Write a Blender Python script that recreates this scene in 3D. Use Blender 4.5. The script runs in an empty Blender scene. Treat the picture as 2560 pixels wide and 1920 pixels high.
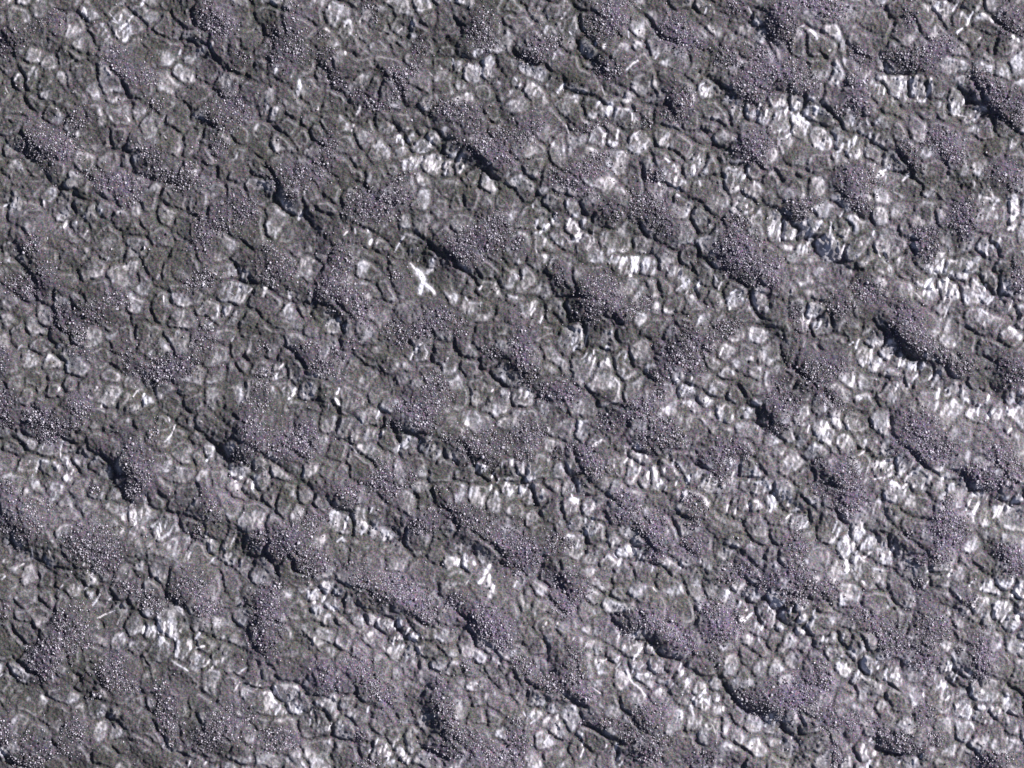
import bpy, math, random
import numpy as np
from mathutils import Vector, Matrix

scn = bpy.context.scene
col = scn.collection
R = math.radians

# ---------------------------------------------------------------- camera, sky, sun, exposure
M = 0.25                      # metres of ground per pixel of the 2560 x 1920 photograph
PW, PH = 2560, 1920
ALT = 1600.0
cam_d = bpy.data.cameras.new("camera")
cam = bpy.data.objects.new("camera", cam_d)
col.objects.link(cam)
cam.location = (0, 0, ALT)
cam_d.sensor_width = 36.0
cam_d.lens = 36.0 * ALT / (PW * M)
cam_d.clip_start = 10.0
cam_d.clip_end = 20000.0
scn.camera = cam

SUN_AZ, SUN_EL = R(24), R(29)   # azimuth from +X (right of frame) towards +Y (top of frame)
sun_vec = Vector((math.cos(SUN_EL) * math.cos(SUN_AZ), math.cos(SUN_EL) * math.sin(SUN_AZ), math.sin(SUN_EL)))
world = bpy.data.worlds.new("World")
scn.world = world
world.use_nodes = True
wn = world.node_tree.nodes
wl = world.node_tree.links
wn.clear()
w_out = wn.new("ShaderNodeOutputWorld")
w_bg = wn.new("ShaderNodeBackground")
w_sky = wn.new("ShaderNodeTexSky")
w_sky.sky_type = 'NISHITA'
w_sky.sun_disc = False
w_sky.sun_elevation = SUN_EL
w_sky.sun_rotation = math.pi / 2 - SUN_AZ
w_sky.air_density = 0.35          # thin dusty air: a pale, dim sky
w_sky.dust_density = 1.2
w_sky.ozone_density = 0.2
w_bg.inputs['Strength'].default_value = 0.05
wl.new(w_sky.outputs[0], w_bg.inputs[0])
wl.new(w_bg.outputs[0], w_out.inputs[0])
sun_d = bpy.data.lights.new("sun", 'SUN')
sun_d.energy = 5.0
sun_d.angle = R(0.5)
sun_d.color = (1.0, 0.965, 0.955)
sun = bpy.data.objects.new("sun", sun_d)
col.objects.link(sun)
sun.rotation_euler = sun_vec.to_track_quat('Z', 'Y').to_euler()
sun.location = (400, 200, 400)
vs = scn.view_settings
vs.view_transform = 'Standard'
vs.look = 'None'
vs.exposure = 0.46
vs.gamma = 1.0
vs.use_curve_mapping = False

# Survey of the photograph, tile by tile (4 x 4 tiles).  Units: 221.2 units = 640 photo pixels.
# B rubble heaps  x y rx ry angle | C cracks  width x y x y .. | F frost streaks  width strength x y x y .. | Z frosted ground  x y rx ry strength
TILES = {
(0,0): dict(
B="48 16 8 6 0;12 36 14 9 -25;32 23 8 4 -30;100 42 9 4 10;106 58 22 7 30;128 66 8 6 60;188 20 20 11 20;210 48 6 4 30;197 96 16 17 40;69 103 10 8 -20;45 125 25 15 20;133 134 14 7 25;165 144 8 5 -35;97 156 22 9 10;152 155 25 8 10;190 128 7 8 0;134 90 6 5 40;181 2 4 3 0",
C="2 104 0 112 10 122 17 127 24 126 30;2 62 8 68 13 76 20;1 87 15 92 22 98 32 103 38 112 36;1 46 31 54 37 62 43 75 47 83 57 83 66 84 76 88 86 98 91 107 95;1 30 55 40 62 55 59 58 70 62 84 65 88;1 9 68 11 77;1 62 51 68 55 80 57;1 104 70 109 78 112 90;1 112 95 114 105 117 113;2 120 88 128 92 134 97;1 147 9 149 20 148 32 147 36;1 125 8 138 9 147 11;1 150 23 165 25 175 30;1 150 36 165 35 180 39 184 47 190 55 197 63;1 133 104 134 112 150 114;1 136 113 137 121;1 147 75 154 85 164 95 163 104;2 163 104 175 103 186 111;2 180 125 182 132 187 140 193 141;1 163 140 180 137;1 38 86 46 90 55 95;2 0 117 8 127 20 132 29 140;1 60 145 70 152 80 157;1 167 58 169 68;1 66 28 78 30 80 38",
F="3 1 73 7 75 12;2 .9 102 27 110 20 114 14;2 .7 95 12 102 20 97 18;3 1 122 5 125 0;2.5 .9 182 40 184 36;2 .7 32 50 34 53;3 .7 12 70 16 64;2 .8 22 72 26 68;2 .7 155 46 156 42;2 .6 176 43 175 40;1.5 .7 142 117 144 120;2 .6 109 100 112 105;1.5 .6 140 103 142 100;1.5 .6 145 101 145 106;2 .6 84 82 82 84;2 .6 100 84 101 88;1.5 .5 5 75 7 80;2 .6 202 138 206 132",
Z="20 70 14 9 .35;105 22 14 12 .35;73 10 8 8 .3;45 52 12 8 .2;100 83 9 9 .3;13 160 8 6 .3;170 128 6 8 .2;128 105 12 6 .2"),
(1,0): dict(
B="34 10 6 10 0;27 40 16 18 0;58 30 4 3 0;62 48 8 5 -20;69 68 16 6 45;88 80 5 3 45;98 3 7 4 10;103 12 3 6 0;141 45 7 8 0;127 63 12 8 -10;125 76 6 10 20;104 92 14 7 10;175 95 22 8 10;187 107 6 6 0;195 20 9 14 0;190 30 10 6 0;200 38 8 6 0;64 120 8 8 0;60 137 7 12 20;35 153 24 10 -5;125 155 12 5 -20;180 125 12 5 30;205 130 20 9 30;212 118 8 8 0",
C="1 56 9 60 20 66 26 78 27;1 80 5 83 14 87 24;2 78 2 84 7 92 9;1 97 15 96 22 99 27 106 28;1 93 29 106 28;1 113 19 114 26 120 29 126 34 130 38;1 91 41 103 46 118 48 124 51;1 100 52 106 60 113 63;1 50 68 55 77;2 15 67 19 71 28 74 33 82 40 87 47 92;2 62 76 70 80 74 80 79 88 84 92;1 37 93 40 98 50 100 56 102 62 107;1 50 93 54 99 58 104;1 0 103 8 104 18 112 30 122 37 133;1 83 96 84 104;1 108 112 112 122 118 131 122 136;1 85 125 92 132 97 138 100 144 108 148;2 115 107 120 108 124 114 134 115;2 142 94 146 102;2 143 110 151 112 160 116 162 125;2 142 132 152 129 159 130 164 135;1 162 138 160 149;1 143 136 141 144;1 160 153 176 153;3 192 145 200 149 204 155 210 164;2 181 146 182 160;1 150 48 165 49 180 50 187 54;1 169 50 170 62 174 66;1 182 10 186 18;1 184 69 189 73 197 70 203 75 208 92 212 102 217 106;1 138 12 140 20 150 25;1 160 25 165 36 172 40 173 46;3 5 143 12 146 17 157 20 166;2 55 130 55 140 62 150 72 154;2 117 63 121 72 125 82;2 48 52 60 62 65 72",
F="4 1.2 37 70 38 76 36 82;3 1.1 18 60 17 64;3 1.1 88 99 90 94;1.5 .8 122 28 127 24;2 .7 62 8 64 5;2 .7 90 18 92 14;2 .8 78 45 78 48;2.5 1 170 51 171 56;2 .8 183 55 184 58;4 1.1 189 48 190 44;4 1.1 196 60 202 52;3 1 197 60 195 64;2 .7 160 56 161 59;2 .9 121 123 122 119;2 .9 127 121 127 125;3 1 151 125 152 121;1.5 .8 142 132 150 129;2 .8 143 140 144 135;2 1 176 149 179 143;2 .9 164 150 165 145;2 .9 200 143 204 140;2 .7 82 113 85 108;1.5 .6 54 95 54 92;2 .6 125 139 130 139;1.5 .6 184 155 183 153;1.5 .6 216 153 218 150;2 .6 117 113 118 109;1.5 .5 30 68 31 65;2 .35 78 28 86 32 87 38;2 .35 92 43 100 50 104 56;2 .35 112 27 122 33 128 40;2 .35 150 62 156 70;1.5 .4 135 15 138 22 133 34",
Z="8 94 10 8 .35;76 17 12 9 .25;118 17 8 8 .25;127 122 8 8 .4;148 121 10 6 .4;152 140 9 8 .45;172 142 8 8 .45;176 58 10 7 .4;200 58 8 10 .5;165 58 6 6 .35;110 112 8 6 .3;134 140 8 5 .3;195 72 8 4 .3;212 78 6 8 .3;187 157 8 8 .25;63 95 6 8 .2"),
(2,0): dict(
B="38 34 6 4 30;28 42 12 10 0;18 50 12 6 10;82 18 14 18 40;90 3 14 4 0;83 60 13 9 20;140 27 14 12 0;150 36 12 8 20;195 5 8 6 0;147 85 9 14 0;140 100 10 6 20;62 110 9 4 0;78 105 5 4 0;116 106 5 4 0;10 113 12 12 0;22 107 6 5 0;62 145 18 10 -10;80 134 6 4 0;50 158 22 6 25;206 72 12 18 -20;215 50 8 10 0;208 128 16 12 -30;123 152 8 5 0;185 50 12 8 20",
C="2 3 0 11 6 15 14 20 20;2 51 3 57 8 57 17 60 26 63 31 72 40 78 46;2 56 34 60 46 67 52 75 49 83 50 88 56;1 57 8 70 11 80 18;3 105 8 118 17 124 27 130 34 138 36 146 38;1 101 33 103 42 108 48;1 121 50 129 45;2 67 69 74 69 78 76 85 82 95 85 106 87 117 90 130 91;2 110 93 111 101 112 109;2 22 73 28 76 37 80;1 33 90 38 97 47 103 54 110;1 0 93 20 94 32 92;1 60 103 73 100 80 103 90 109 97 113 110 111 122 114 128 106;2 128 106 136 111 148 115 154 120 158 125 170 125 180 127 190 132;2 158 125 155 132 152 139 142 141 138 147;1 49 120 60 124 75 127 92 130 100 134 110 136 120 130;1 121 117 123 127 133 132 140 140;1 94 117 93 126;1 159 101 170 104 180 104;1 181 106 187 115 195 121;2 159 63 170 66 178 72 188 79 195 77;1 188 79 188 87;1 150 21 162 20 171 18;2 186 24 194 29 203 33;2 194 43 199 51 210 53;1 161 44 176 44;1 143 62 146 68 149 73;1 151 152 160 155 171 152;2 178 138 180 150 187 157;1 110 138 113 150 114 166;1 30 112 33 122;1 187 15 186 24;2 0 45 8 50 15 54 21 57;2 3 145 12 152 22 158",
F="3 1 24 66 26 61;3 1.1 39 80 45 73;2.5 1.2 73 92 76 87;5 1.3 81 98 86 90;2 1 123 51 126 46;2 .9 99 62 104 56 109 52;2.5 .8 18 83 20 78;2 .8 32 16 31 12;2 .8 42 16 46 11;1.5 .8 35 52 37 46;2 .7 3 67 5 70;2 .7 50 27 52 30;3 1 79 42 81 39;2.5 .9 72 40 73 37;2 .7 100 25 101 32;2 .8 104 98 104 104;1.5 .8 105 116 111 112;3 .9 79 118 82 114;3 .9 90 120 91 112;1.5 .8 67 122 69 117;2 .8 135 127 136 124;3 1.1 142 148 141 143;2.5 .9 137 140 133 137;2 .8 153 137 157 132;1.5 .9 157 149 158 146;2.5 1 162 161 161 157;2.5 1 128 161 127 158;3 1 141 157 142 153;3 1 143 165 144 162;2 1 200 154 203 150;1.5 .7 186 152 187 149;2 .8 209 161 210 157;3 1.1 211 98 214 90;3 1 219 100 220 95;2 .8 166 12 168 6;2 .8 174 12 175 10;2 .7 189 88 191 84;2.5 .6 122 64 122 72 127 80;2 .5 77 74 80 82;2 .5 103 70 105 80;2 .6 162 74 168 70;2 .6 165 82 172 75;2 .5 205 5 208 14;2 .6 173 24 176 30;2 .6 204 27 206 24;2 .5 47 108 49 115;1.5 .6 55 85 56 80;1.5 .6 2 160 4 155;1.5 .6 7 158 8 155;2 .5 124 130 137 136;2 .5 92 131 103 136;1.5 .35 29 110 32 124 38 130",
Z="30 13 12 10 .4;45 12 10 8 .35;85 116 10 9 .5;107 121 12 8 .35;130 122 9 9 .3;142 133 8 6 .4;163 147 14 10 .45;168 75 14 10 .4;105 100 10 8 .3;122 42 8 8 .3;18 78 16 6 .35;208 95 10 10 .45;195 152 12 8 .35;85 95 8 7 .4;45 42 8 8 .3;5 158 8 6 .3;133 158 12 8 .3;165 10 10 8 .25"),
(3,0): dict(
B="12 20 13 18 0;45 5 25 8 15;18 64 22 12 20;30 70 14 8 30;122 15 5 8 0;74 70 6 8 0;78 84 10 14 0;62 97 5 4 0;80 48 12 5 40;115 52 14 10 10;145 42 18 9 -20;125 57 18 5 0;188 70 14 8 35;205 90 16 14 45;216 104 6 10 0;150 122 14 10 0;125 135 6 12 -20;118 127 5 4 0;78 152 18 10 25;160 133 10 8 20;205 150 16 12 0;210 20 10 12 0;216 28 6 5 0",
C="2 38 15 47 20 58 22 64 28 67 35 68 46 67 56;1 0 30 6 40;1 42 45 52 52 60 60;1 88 0 93 8;1 70 26 85 26 95 32;3 95 47 100 55 103 64;2 103 64 120 63 130 65 147 66;2 143 9 150 20 155 28;3 183 5 192 12 198 20 207 27 218 31;1 130 28 140 37;1 190 48 195 50 221 50;1 187 42 192 50;3 178 72 183 80 186 86;2 190 92 200 100 206 107 214 114 221 119;2 153 95 160 102 170 106;1 110 93 125 92 137 95 148 91;2 94 94 100 99 109 100 116 108 121 117 128 124;1 120 97 120 108;1 91 86 94 94;2 48 92 56 98 62 105 65 115 70 117 78 114 85 119 92 125 103 130;2 40 107 50 110 57 118 56 128 48 132 41 130;1 37 108 35 118 38 126;2 58 130 60 135;2 110 130 118 138 121 146;1 5 141 15 145 28 146 36 150 46 154;1 0 143 8 150 14 160;1 175 150 180 160;1 163 160 175 163;1 115 75 116 83;2 23 85 30 90 38 88 48 92;1 62 70 63 80;2 67 36 75 45 88 50;2 170 66 178 70",
F="3.5 1.1 37 27 40 30 42 34;2 .7 28 24 31 22;2 .7 52 44 54 43;2.5 1.1 114 76 117 66;3 1.2 136 87 140 78 141 68;2 .9 124 70 124 66;2 .9 130 85 130 82;2 .9 142 7 148 2;2 .9 160 10 165 2;2 .9 146 10 152 8;2.5 1 172 22 177 10;2.5 .9 163 29 168 24;3.5 1.2 211 36 212 31;2.5 1 216 36 216 33;2 .8 182 34 184 32;3 1 158 95 160 90;2.5 1 165 95 166 90;2.5 1 180 96 179 92;2 .8 162 98 170 100;1.5 .7 187 110 190 105;1.5 .7 181 114 182 111;1.5 .8 209 128 212 120;2.5 .9 15 98 17 92;2.5 .9 20 97 22 92;2.5 .9 26 102 27 98;2 .8 30 105 31 100;2.5 1 16 119 22 111;3 1 60 132 65 124;3.5 1 74 125 77 118;2.5 .9 70 127 71 122;3 1.1 88 120 88 116;2 1 73 108 74 100;1 .7 85 100 87 112;1.5 .6 7 127 10 125;3 1 117 156 122 150;2 .8 100 149 104 143;2 .7 108 148 110 143;1.5 .7 92 143 96 138;2 .7 45 128 52 122;2 .6 155 157 156 152;1.5 .5 133 156 134 148;2 .6 177 162 178 157;2 .6 217 58 219 60;2 .6 100 82 102 75;2 .6 84 72 82 70",
Z="25 97 16 12 .5;152 7 14 8 .5;170 23 10 8 .4;95 72 12 10 .35;125 78 16 12 .45;168 93 14 8 .5;190 110 14 8 .35;20 118 10 10 .35;75 124 14 8 .45;48 122 8 8 .3;103 147 12 8 .4;93 138 10 8 .3;207 40 12 8 .3;75 105 8 8 .3;170 70 8 8 .25"),
(0,1): dict(
B="28 45 7 8 -20;38 70 12 12 50;12 80 16 9 10;22 85 12 6 20;110 5 10 5 10;172 28 5 10 0;207 15 14 12 0;190 28 14 7 10;174 45 8 9 0;56 110 9 14 -30;68 122 9 6 40;80 105 14 10 20;100 95 12 8 10;178 75 13 7 0;165 80 6 6 0;177 130 9 14 0;3 145 5 10 0;150 150 25 11 -15;115 148 12 6 30;70 138 10 5 20;135 160 12 6 0",
C="1 13 4 20 9 27 9 33 7 34 12 40 17 50 18 56 21;1 0 20 4 28 7 38 9 42;2 82 0 90 6 102 12;1 56 42 64 46 67 53 75 56 82 52 88 51;1 60 34 70 36 74 38;2 95 26 98 32 105 35 107 45 115 52 122 58 125 68 130 75 133 82 143 85 147 88 147 98 158 101;1 83 53 88 59 92 61;2 11 57 18 64 25 71 32 78;3 45 107 48 115 55 121 63 130 70 134;2 36 128 42 138 50 143 60 149 65 150;2 150 12 158 18 168 21 172 25;2 206 38 213 48 220 53;1 150 34 160 42 166 46;2 171 85 177 90 184 92 190 98 194 96;1 190 98 191 108 194 114 203 117;1 170 112 173 121 183 120 195 116 206 117;1 206 97 214 100 220 103;2 212 70 217 76 221 79;1 145 102 144 108 150 112;1 116 128 122 130;2 92 148 102 155 112 160;1 205 118 209 128;2 13 90 20 95 25 98;2 0 103 13 104;1 0 117 8 121 11 126;1 104 82 113 84;1 145 67 148 73 155 80;1 66 68 69 75;1 43 20 44 30;1 94 62 108 62 112 68",
F="2.5 1.1 37 8 38 12;2 1 87 19 89 15;2.5 .9 55 31 57 25;1.5 .8 74 36 76 33;1.5 .7 66 30 66 26;2 .7 3 12 8 9;3.5 1.1 175 81 176 77;1.5 .7 112 63 113 60;1.5 .8 82 14 82 12;2 .7 4 148 4 144;2 .7 142 95 142 90;1.5 .7 215 87 218 83;1.5 .7 197 85 201 89;2 .7 193 108 196 102;1.5 .7 172 100 176 95;1.5 .7 181 116 185 112;1.5 .7 188 108 188 102;1.5 .6 25 137 28 132;1.5 .6 16 136 20 132;2 .6 200 72 206 66;1.5 .5 92 60 94 56;1.5 .5 85 64 83 66;1.5 .5 98 68 102 65;1.5 .6 200 130 203 124;1.5 .5 136 75 137 72",
Z="7 14 8 8 .35;55 25 7 7 .35;100 57 9 6 .3;203 70 9 9 .45;180 105 9 9 .3;200 105 8 7 .3;25 138 10 8 .3;210 90 7 7 .35;72 28 8 8 .3;113 61 6 5 .3;80 60 8 6 .2;50 155 12 6 .2"),
(1,1): dict(
B="30 4 6 5 45;85 15 10 12 0;103 10 22 13 0;125 6 14 8 0;20 68 18 13 10;72 62 10 16 0;68 85 14 12 0;82 95 18 13 35;100 113 4 5 0;195 40 25 14 -15;180 50 14 9 20;212 28 9 10 0;120 72 6 4 0;162 108 14 9 20;180 118 8 6 40;145 118 10 8 0;122 122 12 8 45;82 130 4 3 0;72 140 8 6 40;45 135 12 5 0;5 134 6 5 0;58 152 14 7 20;8 160 8 8 0;205 138 10 5 0;158 162 8 6 45;10 48 6 5 0",
C="1 44 12 50 8 62 8 70 12 72 20;1 34 27 38 31 45 33 55 32;2 72 20 76 28;2 73 44 82 44 90 44 97 51 108 54 113 57 112 66 115 78 120 86 122 90;1 120 18 122 28 123 34;2 130 32 140 37 148 43 150 49 160 56 168 58;3 170 56 172 64 180 67 187 74 190 80 189 88;1 189 88 195 92 203 96 210 92 211 86;1 205 70 210 80 213 88;2 212 58 218 65 221 68;1 103 36 112 42 118 50;1 130 72 138 80 141 84;1 140 58 143 64 150 67;2 28 90 32 97 42 98;1 42 99 43 108 46 112;3 67 92 72 98 78 103 86 111;2 67 107 73 113 75 122;2 0 102 4 108 12 116 20 119 33 119 40 122;1 0 80 4 84;2 97 126 104 126 106 130;1 113 138 122 141 131 144 133 150 140 157 145 161;2 170 120 171 136 177 143 190 146;2 42 156 50 160 60 163;2 192 150 197 158;2 214 158 220 162;1 156 98 165 98 175 104;1 20 120 22 128;1 54 115 56 130;1 115 73 105 74",
F="3 1.1 36 24 40 18;1.5 .9 77 37 79 34;1.5 .9 86 36 86 32;1.5 .8 97 35 96 32;3 1 98 45 100 41;2 .9 104 44 105 42;1.5 1 120 52 123 46 127 38;5.5 1.5 139 68 144 76;4 1.4 148 70 152 66 152 59;3.5 1.1 134 62 137 66;4.5 1.4 142 87 144 79;4 1.3 147 80 154 87;5 1.4 144 74 145 79;3.5 1.2 7 90 7 84;3.5 1.2 29 91 30 87;2.5 .9 193 85 195 81;2 1 133 145 137 136 143 131;1.5 .9 146 145 148 139 145 133;1.5 .6 16 30 18 40;2 .9 20 153 23 148;2 .9 17 160 19 156;1.5 .6 49 95 47 99;1.5 .6 59 116 64 108;1.5 .7 140 60 142 56;2 .6 164 146 166 143;2 .6 181 90 183 94;1 .8 75 118 76 115;2 .8 43 0 43 3;1.5 .7 206 85 208 82",
Z="102 44 8 6 .5;85 33 16 6 .35;40 22 8 8 .35;145 70 12 12 .12;198 82 10 8 .4;25 98 8 5 .3;20 158 14 8 .35;141 140 8 9 .35;165 148 8 6 .25;125 80 10 8 .25;208 160 10 8 .3;175 72 10 8 .2;65 112 8 8 .2"),
(2,1): dict(
B="88 14 10 10 0;115 14 18 13 30;130 26 14 9 30;37 20 3 3 0;195 25 12 6 20;195 50 22 20 40;210 65 10 14 0;4 44 6 6 0;40 70 5 10 -20;75 85 16 14 -35;65 103 12 10 0;97 100 12 10 0;115 95 6 8 0;160 125 16 9 30;145 140 16 13 0;185 118 12 8 -20;8 135 10 22 0;15 155 8 9 0;130 155 10 8 0;155 148 12 9 0",
C="2 28 12 34 18 38 27 45 31;1 55 8 60 15 66 22;2 24 36 33 42 42 50 53 55 60 57;2 50 38 53 46 54 54;2 65 31 68 38 68 46;1 72 29 82 31 90 33;1 68 46 76 49 82 48;1 86 51 95 54 108 54 120 52 126 58 130 62;2 122 62 127 70 135 76 143 81;3 108 25 112 32 118 40;2 0 66 6 72;1 0 88 10 89 22 90 28 94;3 35 105 42 113 50 119 57 122;2 62 121 64 130 64 134;1 64 135 72 133 84 131;3 85 105 90 112 95 115;1 104 116 106 125 112 130;1 34 125 36 132 40 140 45 144 56 143;1 84 138 87 147;2 98 147 108 154 118 160 124 164;1 73 146 76 156;2 120 140 125 150;1 88 157 84 162;1 133 101 143 105 155 110;2 143 2 150 6 158 7 165 11;1 165 13 166 22;1 165 12 172 20 182 24;2 211 2 217 9 221 13;1 194 6 193 12 196 18;2 158 54 168 59 173 66 178 71;2 156 78 158 85 161 92 163 98;1 183 90 184 100 186 108 192 112;3 205 85 207 95 210 105 216 110;2 216 88 221 90;1 148 88 150 98;1 170 95 175 105;1 207 130 216 137;1 205 148 214 149",
F="3 1 20 30 22 24;3 1 25 35 32 28;2 .8 18 14 18 11;2.5 1.1 47 31 51 24;4 1.2 53 42 56 37;4 1.1 57 42 60 36;2 .9 70 38 71 33;1 .8 47 14 49 6;2 1 83 62 87 55;3 1.2 94 63 97 57;3 1.3 104 57 105 65 103 72;1.5 .8 106 57 108 56;2.5 1.2 144 74 146 66;3 1.1 159 84 162 78;2 .9 178 84 181 78;2 .8 174 72 178 78;1.5 .9 142 86 149 79;2.5 1 196 91 198 87;2 .9 189 88 193 84;3 1.3 51 132 53 126;3 1.1 53 137 56 133;2 1 64 132 65 124;2 .9 78 130 79 127;2 .9 61 144 64 139;2 .8 70 140 70 137;1.5 .8 24 113 27 107;2 .7 16 107 20 100;2 1 179 141 182 134;2 .9 201 6 203 4;2 .8 193 12 194 9;2 .8 202 14 203 11;1.5 .7 129 67 131 64;1.5 .7 135 70 134 65;2 .8 5 63 6 58;2 .7 21 52 20 48;2 .7 98 144 99 140;2 .8 155 163 156 160;2.5 .8 142 2 145 3;2 .7 212 102 213 97;2 .7 219 102 220 99;1.5 .6 203 96 204 92;1.5 .6 178 98 178 95;1.5 .6 150 88 152 85",
Z="22 26 12 10 .5;50 40 10 8 .5;58 25 9 8 .4;100 62 12 8 .45;118 63 8 7 .4;150 70 10 8 .35;195 98 12 12 .4;55 130 8 8 .45;70 130 8 6 .4;75 140 10 6 .4;203 13 9 8 .4;20 102 10 8 .35;100 150 10 7 .3;103 45 10 7 .25;160 90 8 8 .3;215 100 6 8 .35;95 158 10 8 .25;42 42 6 6 .3;73 40 7 8 .3;150 82 8 5 .4"),
(3,1): dict(
B="70 4 10 5 30;80 12 10 6 30;25 13 14 8 10;40 8 8 5 20;25 20 8 5 0;170 22 12 15 20;138 45 10 14 0;132 35 7 5 30;3 60 8 10 0;3 75 6 8 0;85 85 14 10 30;62 98 14 9 30;118 113 15 14 45;130 130 16 9 30;150 140 10 7 30;25 105 6 8 0;28 122 4 5 0;38 155 18 10 35;55 150 14 8 0;215 75 8 12 0;168 150 8 8 0;210 155 14 10 20",
C="1 0 13 8 14 11 18 17 24 20 30 32 31;2 33 16 40 20 43 23 58 23;2 58 20 59 30 59 40 66 41;3 75 16 78 20 83 25;1 44 40 50 43 58 43;1 85 38 85 50 83 60;2 88 40 92 52 95 58;2 97 48 101 56 103 61 115 63;2 20 63 35 63 50 62 66 62;1 0 43 8 50 20 53;2 66 62 69 66 73 68 84 67;3 123 38 124 48 128 54;1 109 38 122 39;1 105 26 115 24 120 27 123 33;1 125 4 135 5 145 7 160 8;1 145 12 153 18 160 27;2 115 68 122 74 126 80;2 126 81 134 84 142 86;2 143 66 148 73 151 78;2 150 52 158 57 165 60;1 108 85 118 87;2 182 52 190 60 195 68 203 69;2 168 69 175 71 184 73;2 206 8 207 18 207 28 203 34;2 195 0 203 7 208 6;2 188 80 195 90 204 96;2 210 85 213 90;2 180 92 188 100 198 105 207 106 213 112 218 100;2 162 113 172 118 181 124;1 181 124 190 125 200 130 207 136;1 181 125 178 138;1 31 78 38 83 42 80 50 78 58 80;2 35 90 45 97 52 96;1 18 85 17 100 18 112;2 0 92 2 103;1 0 118 12 119 14 130;2 78 124 88 128;3 105 118 112 126 118 135 122 142 130 145 142 142 147 148;2 152 148 157 158 168 164;1 110 147 110 155;1 130 147 131 158;1 83 157 100 160 115 160;3 20 150 28 157 36 163;1 12 142 18 152;1 132 12 132 25",
F="3.5 1.2 40 33 46 25;3.5 1.1 20 40 23 33;2 1 52 40 54 26;2 1 11 42 15 33;2 .9 10 30 13 25;2 1.1 63 57 65 46;3 1 35 45 37 36;2.5 .9 30 52 33 46;2 .9 25 22 31 16;2 .9 24 38 30 34;2 .9 62 21 65 17;2 .8 90 37 92 33;2 .9 92 45 97 57;2 .9 100 50 104 60;2 1 112 60 114 56;2 .8 104 66 105 68;4 1.3 145 69 149 64;4 1.2 136 82 142 75;3 1.1 150 70 152 58;3 1 155 76 160 68;3 1 147 84 152 76;2.5 .9 158 86 162 80;2.5 .9 153 92 156 88;6 1.3 211 15 214 8;5 1.2 210 26 216 18;3 1 187 4 192 6;2.5 .9 197 8 195 12;3 1 208 33 212 30;3 .9 198 47 200 40;2.5 .9 190 55 188 45;2 .9 187 90 189 80;2.5 .9 190 97 195 90;3 1 180 80 178 76;2.5 .9 185 88 182 84;2.5 1 186 103 190 106;2.5 1 213 124 211 118;1.5 .7 207 103 211 94;1.5 .7 185 117 187 112;1.5 .6 183 114 180 111;2 .7 152 108 156 100;2 .7 128 87 132 92;3 1.1 42 119 46 112;3 1 35 113 38 106;2 .8 31 112 30 105;3 1 88 148 91 133;5 1.2 92 154 97 145;2 .9 71 132 74 130;2 .9 76 136 79 127;2 1.1 113 152 116 144;2 .9 122 153 122 148;2 .9 128 154 129 150;2.5 .9 126 163 130 158;2.5 .9 140 162 143 158;1.5 .6 5 93 6 97;2 .7 218 100 216 104;2 .7 218 110 220 108;2 .7 38 103 40 96;2 .7 90 122 92 120;2 .7 30 134 32 130;2 .7 48 53 49 46",
Z="10 33 10 10 .5;28 30 12 12 .55;38 43 10 9 .5;60 52 12 6 .4;75 50 10 9 .4;68 30 10 9 .35;108 57 12 8 .4;155 70 10 14 .55;140 78 10 8 .5;155 87 12 8 .45;212 20 6 14 .55;195 20 8 12 .4;192 50 10 12 .4;190 92 10 10 .5;175 64 8 6 .3;37 110 10 8 .45;95 145 12 14 .5;120 152 12 6 .45;140 158 8 6 .4;215 110 8 12 .35;153 104 8 6 .25"),
(0,2): dict(
B="5 15 8 10 0;70 20 9 12 20;38 32 18 10 20;42 46 10 6 0;60 37 10 5 0;4 32 5 6 0;118 65 13 18 -20;133 45 4 12 10;124 76 10 12 0;115 90 10 9 0;82 92 5 4 30;215 30 7 18 0;218 50 6 12 0;207 65 8 7 0;181 103 7 14 -30;5 90 6 8 0;20 108 14 9 40;37 105 8 6 0;25 125 12 12 0;5 120 6 8 0;85 140 18 18 30;70 138 11 14 0;95 155 7 12 -20;172 128 4 6 0;160 162 6 4 20;57 134 5 6 0",
C="1 78 10 82 16 90 20;2 120 5 122 20 120 24;3 132 4 135 14 137 20;1 98 27 106 28 115 25;1 85 36 90 42 95 45 100 43 105 48;2 15 35 20 44 30 48;2 20 57 30 61 40 64 48 66;1 28 73 32 82 38 90 42 98;1 8 73 14 78 22 76 27 70;2 43 70 47 78;2 55 70 56 80;1 58 60 67 60 74 63 75 72 80 77 86 82;3 72 90 75 97 80 101 86 100;2 86 58 92 64 100 70;1 0 51 12 51;2 105 90 108 100 118 106;1 100 115 106 122 115 126 122 127;2 127 103 132 108 138 110 143 109;1 125 120 130 130 136 140 145 145 155 150;1 133 84 135 95 143 100 150 96 150 88 142 84;2 140 82 152 86;1 164 62 168 72 178 71 186 70;1 164 62 168 55 173 52;2 178 48 188 55;2 189 70 196 74 202 77;1 168 85 172 93 175 100;2 152 112 155 125 160 130 166 128 174 133 178 140 178 147 190 153 196 155;1 155 118 160 114 168 116;2 178 20 186 27 195 33;2 200 25 207 32;1 155 135 156 145 160 152;1 24 150 35 153 43 155;1 0 160 10 162 14 166;1 45 158 55 160 65 160 72 164;1 60 152 65 160;1 38 120 45 126;1 105 150 115 158;1 210 93 215 98;1 205 130 200 145",
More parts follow.
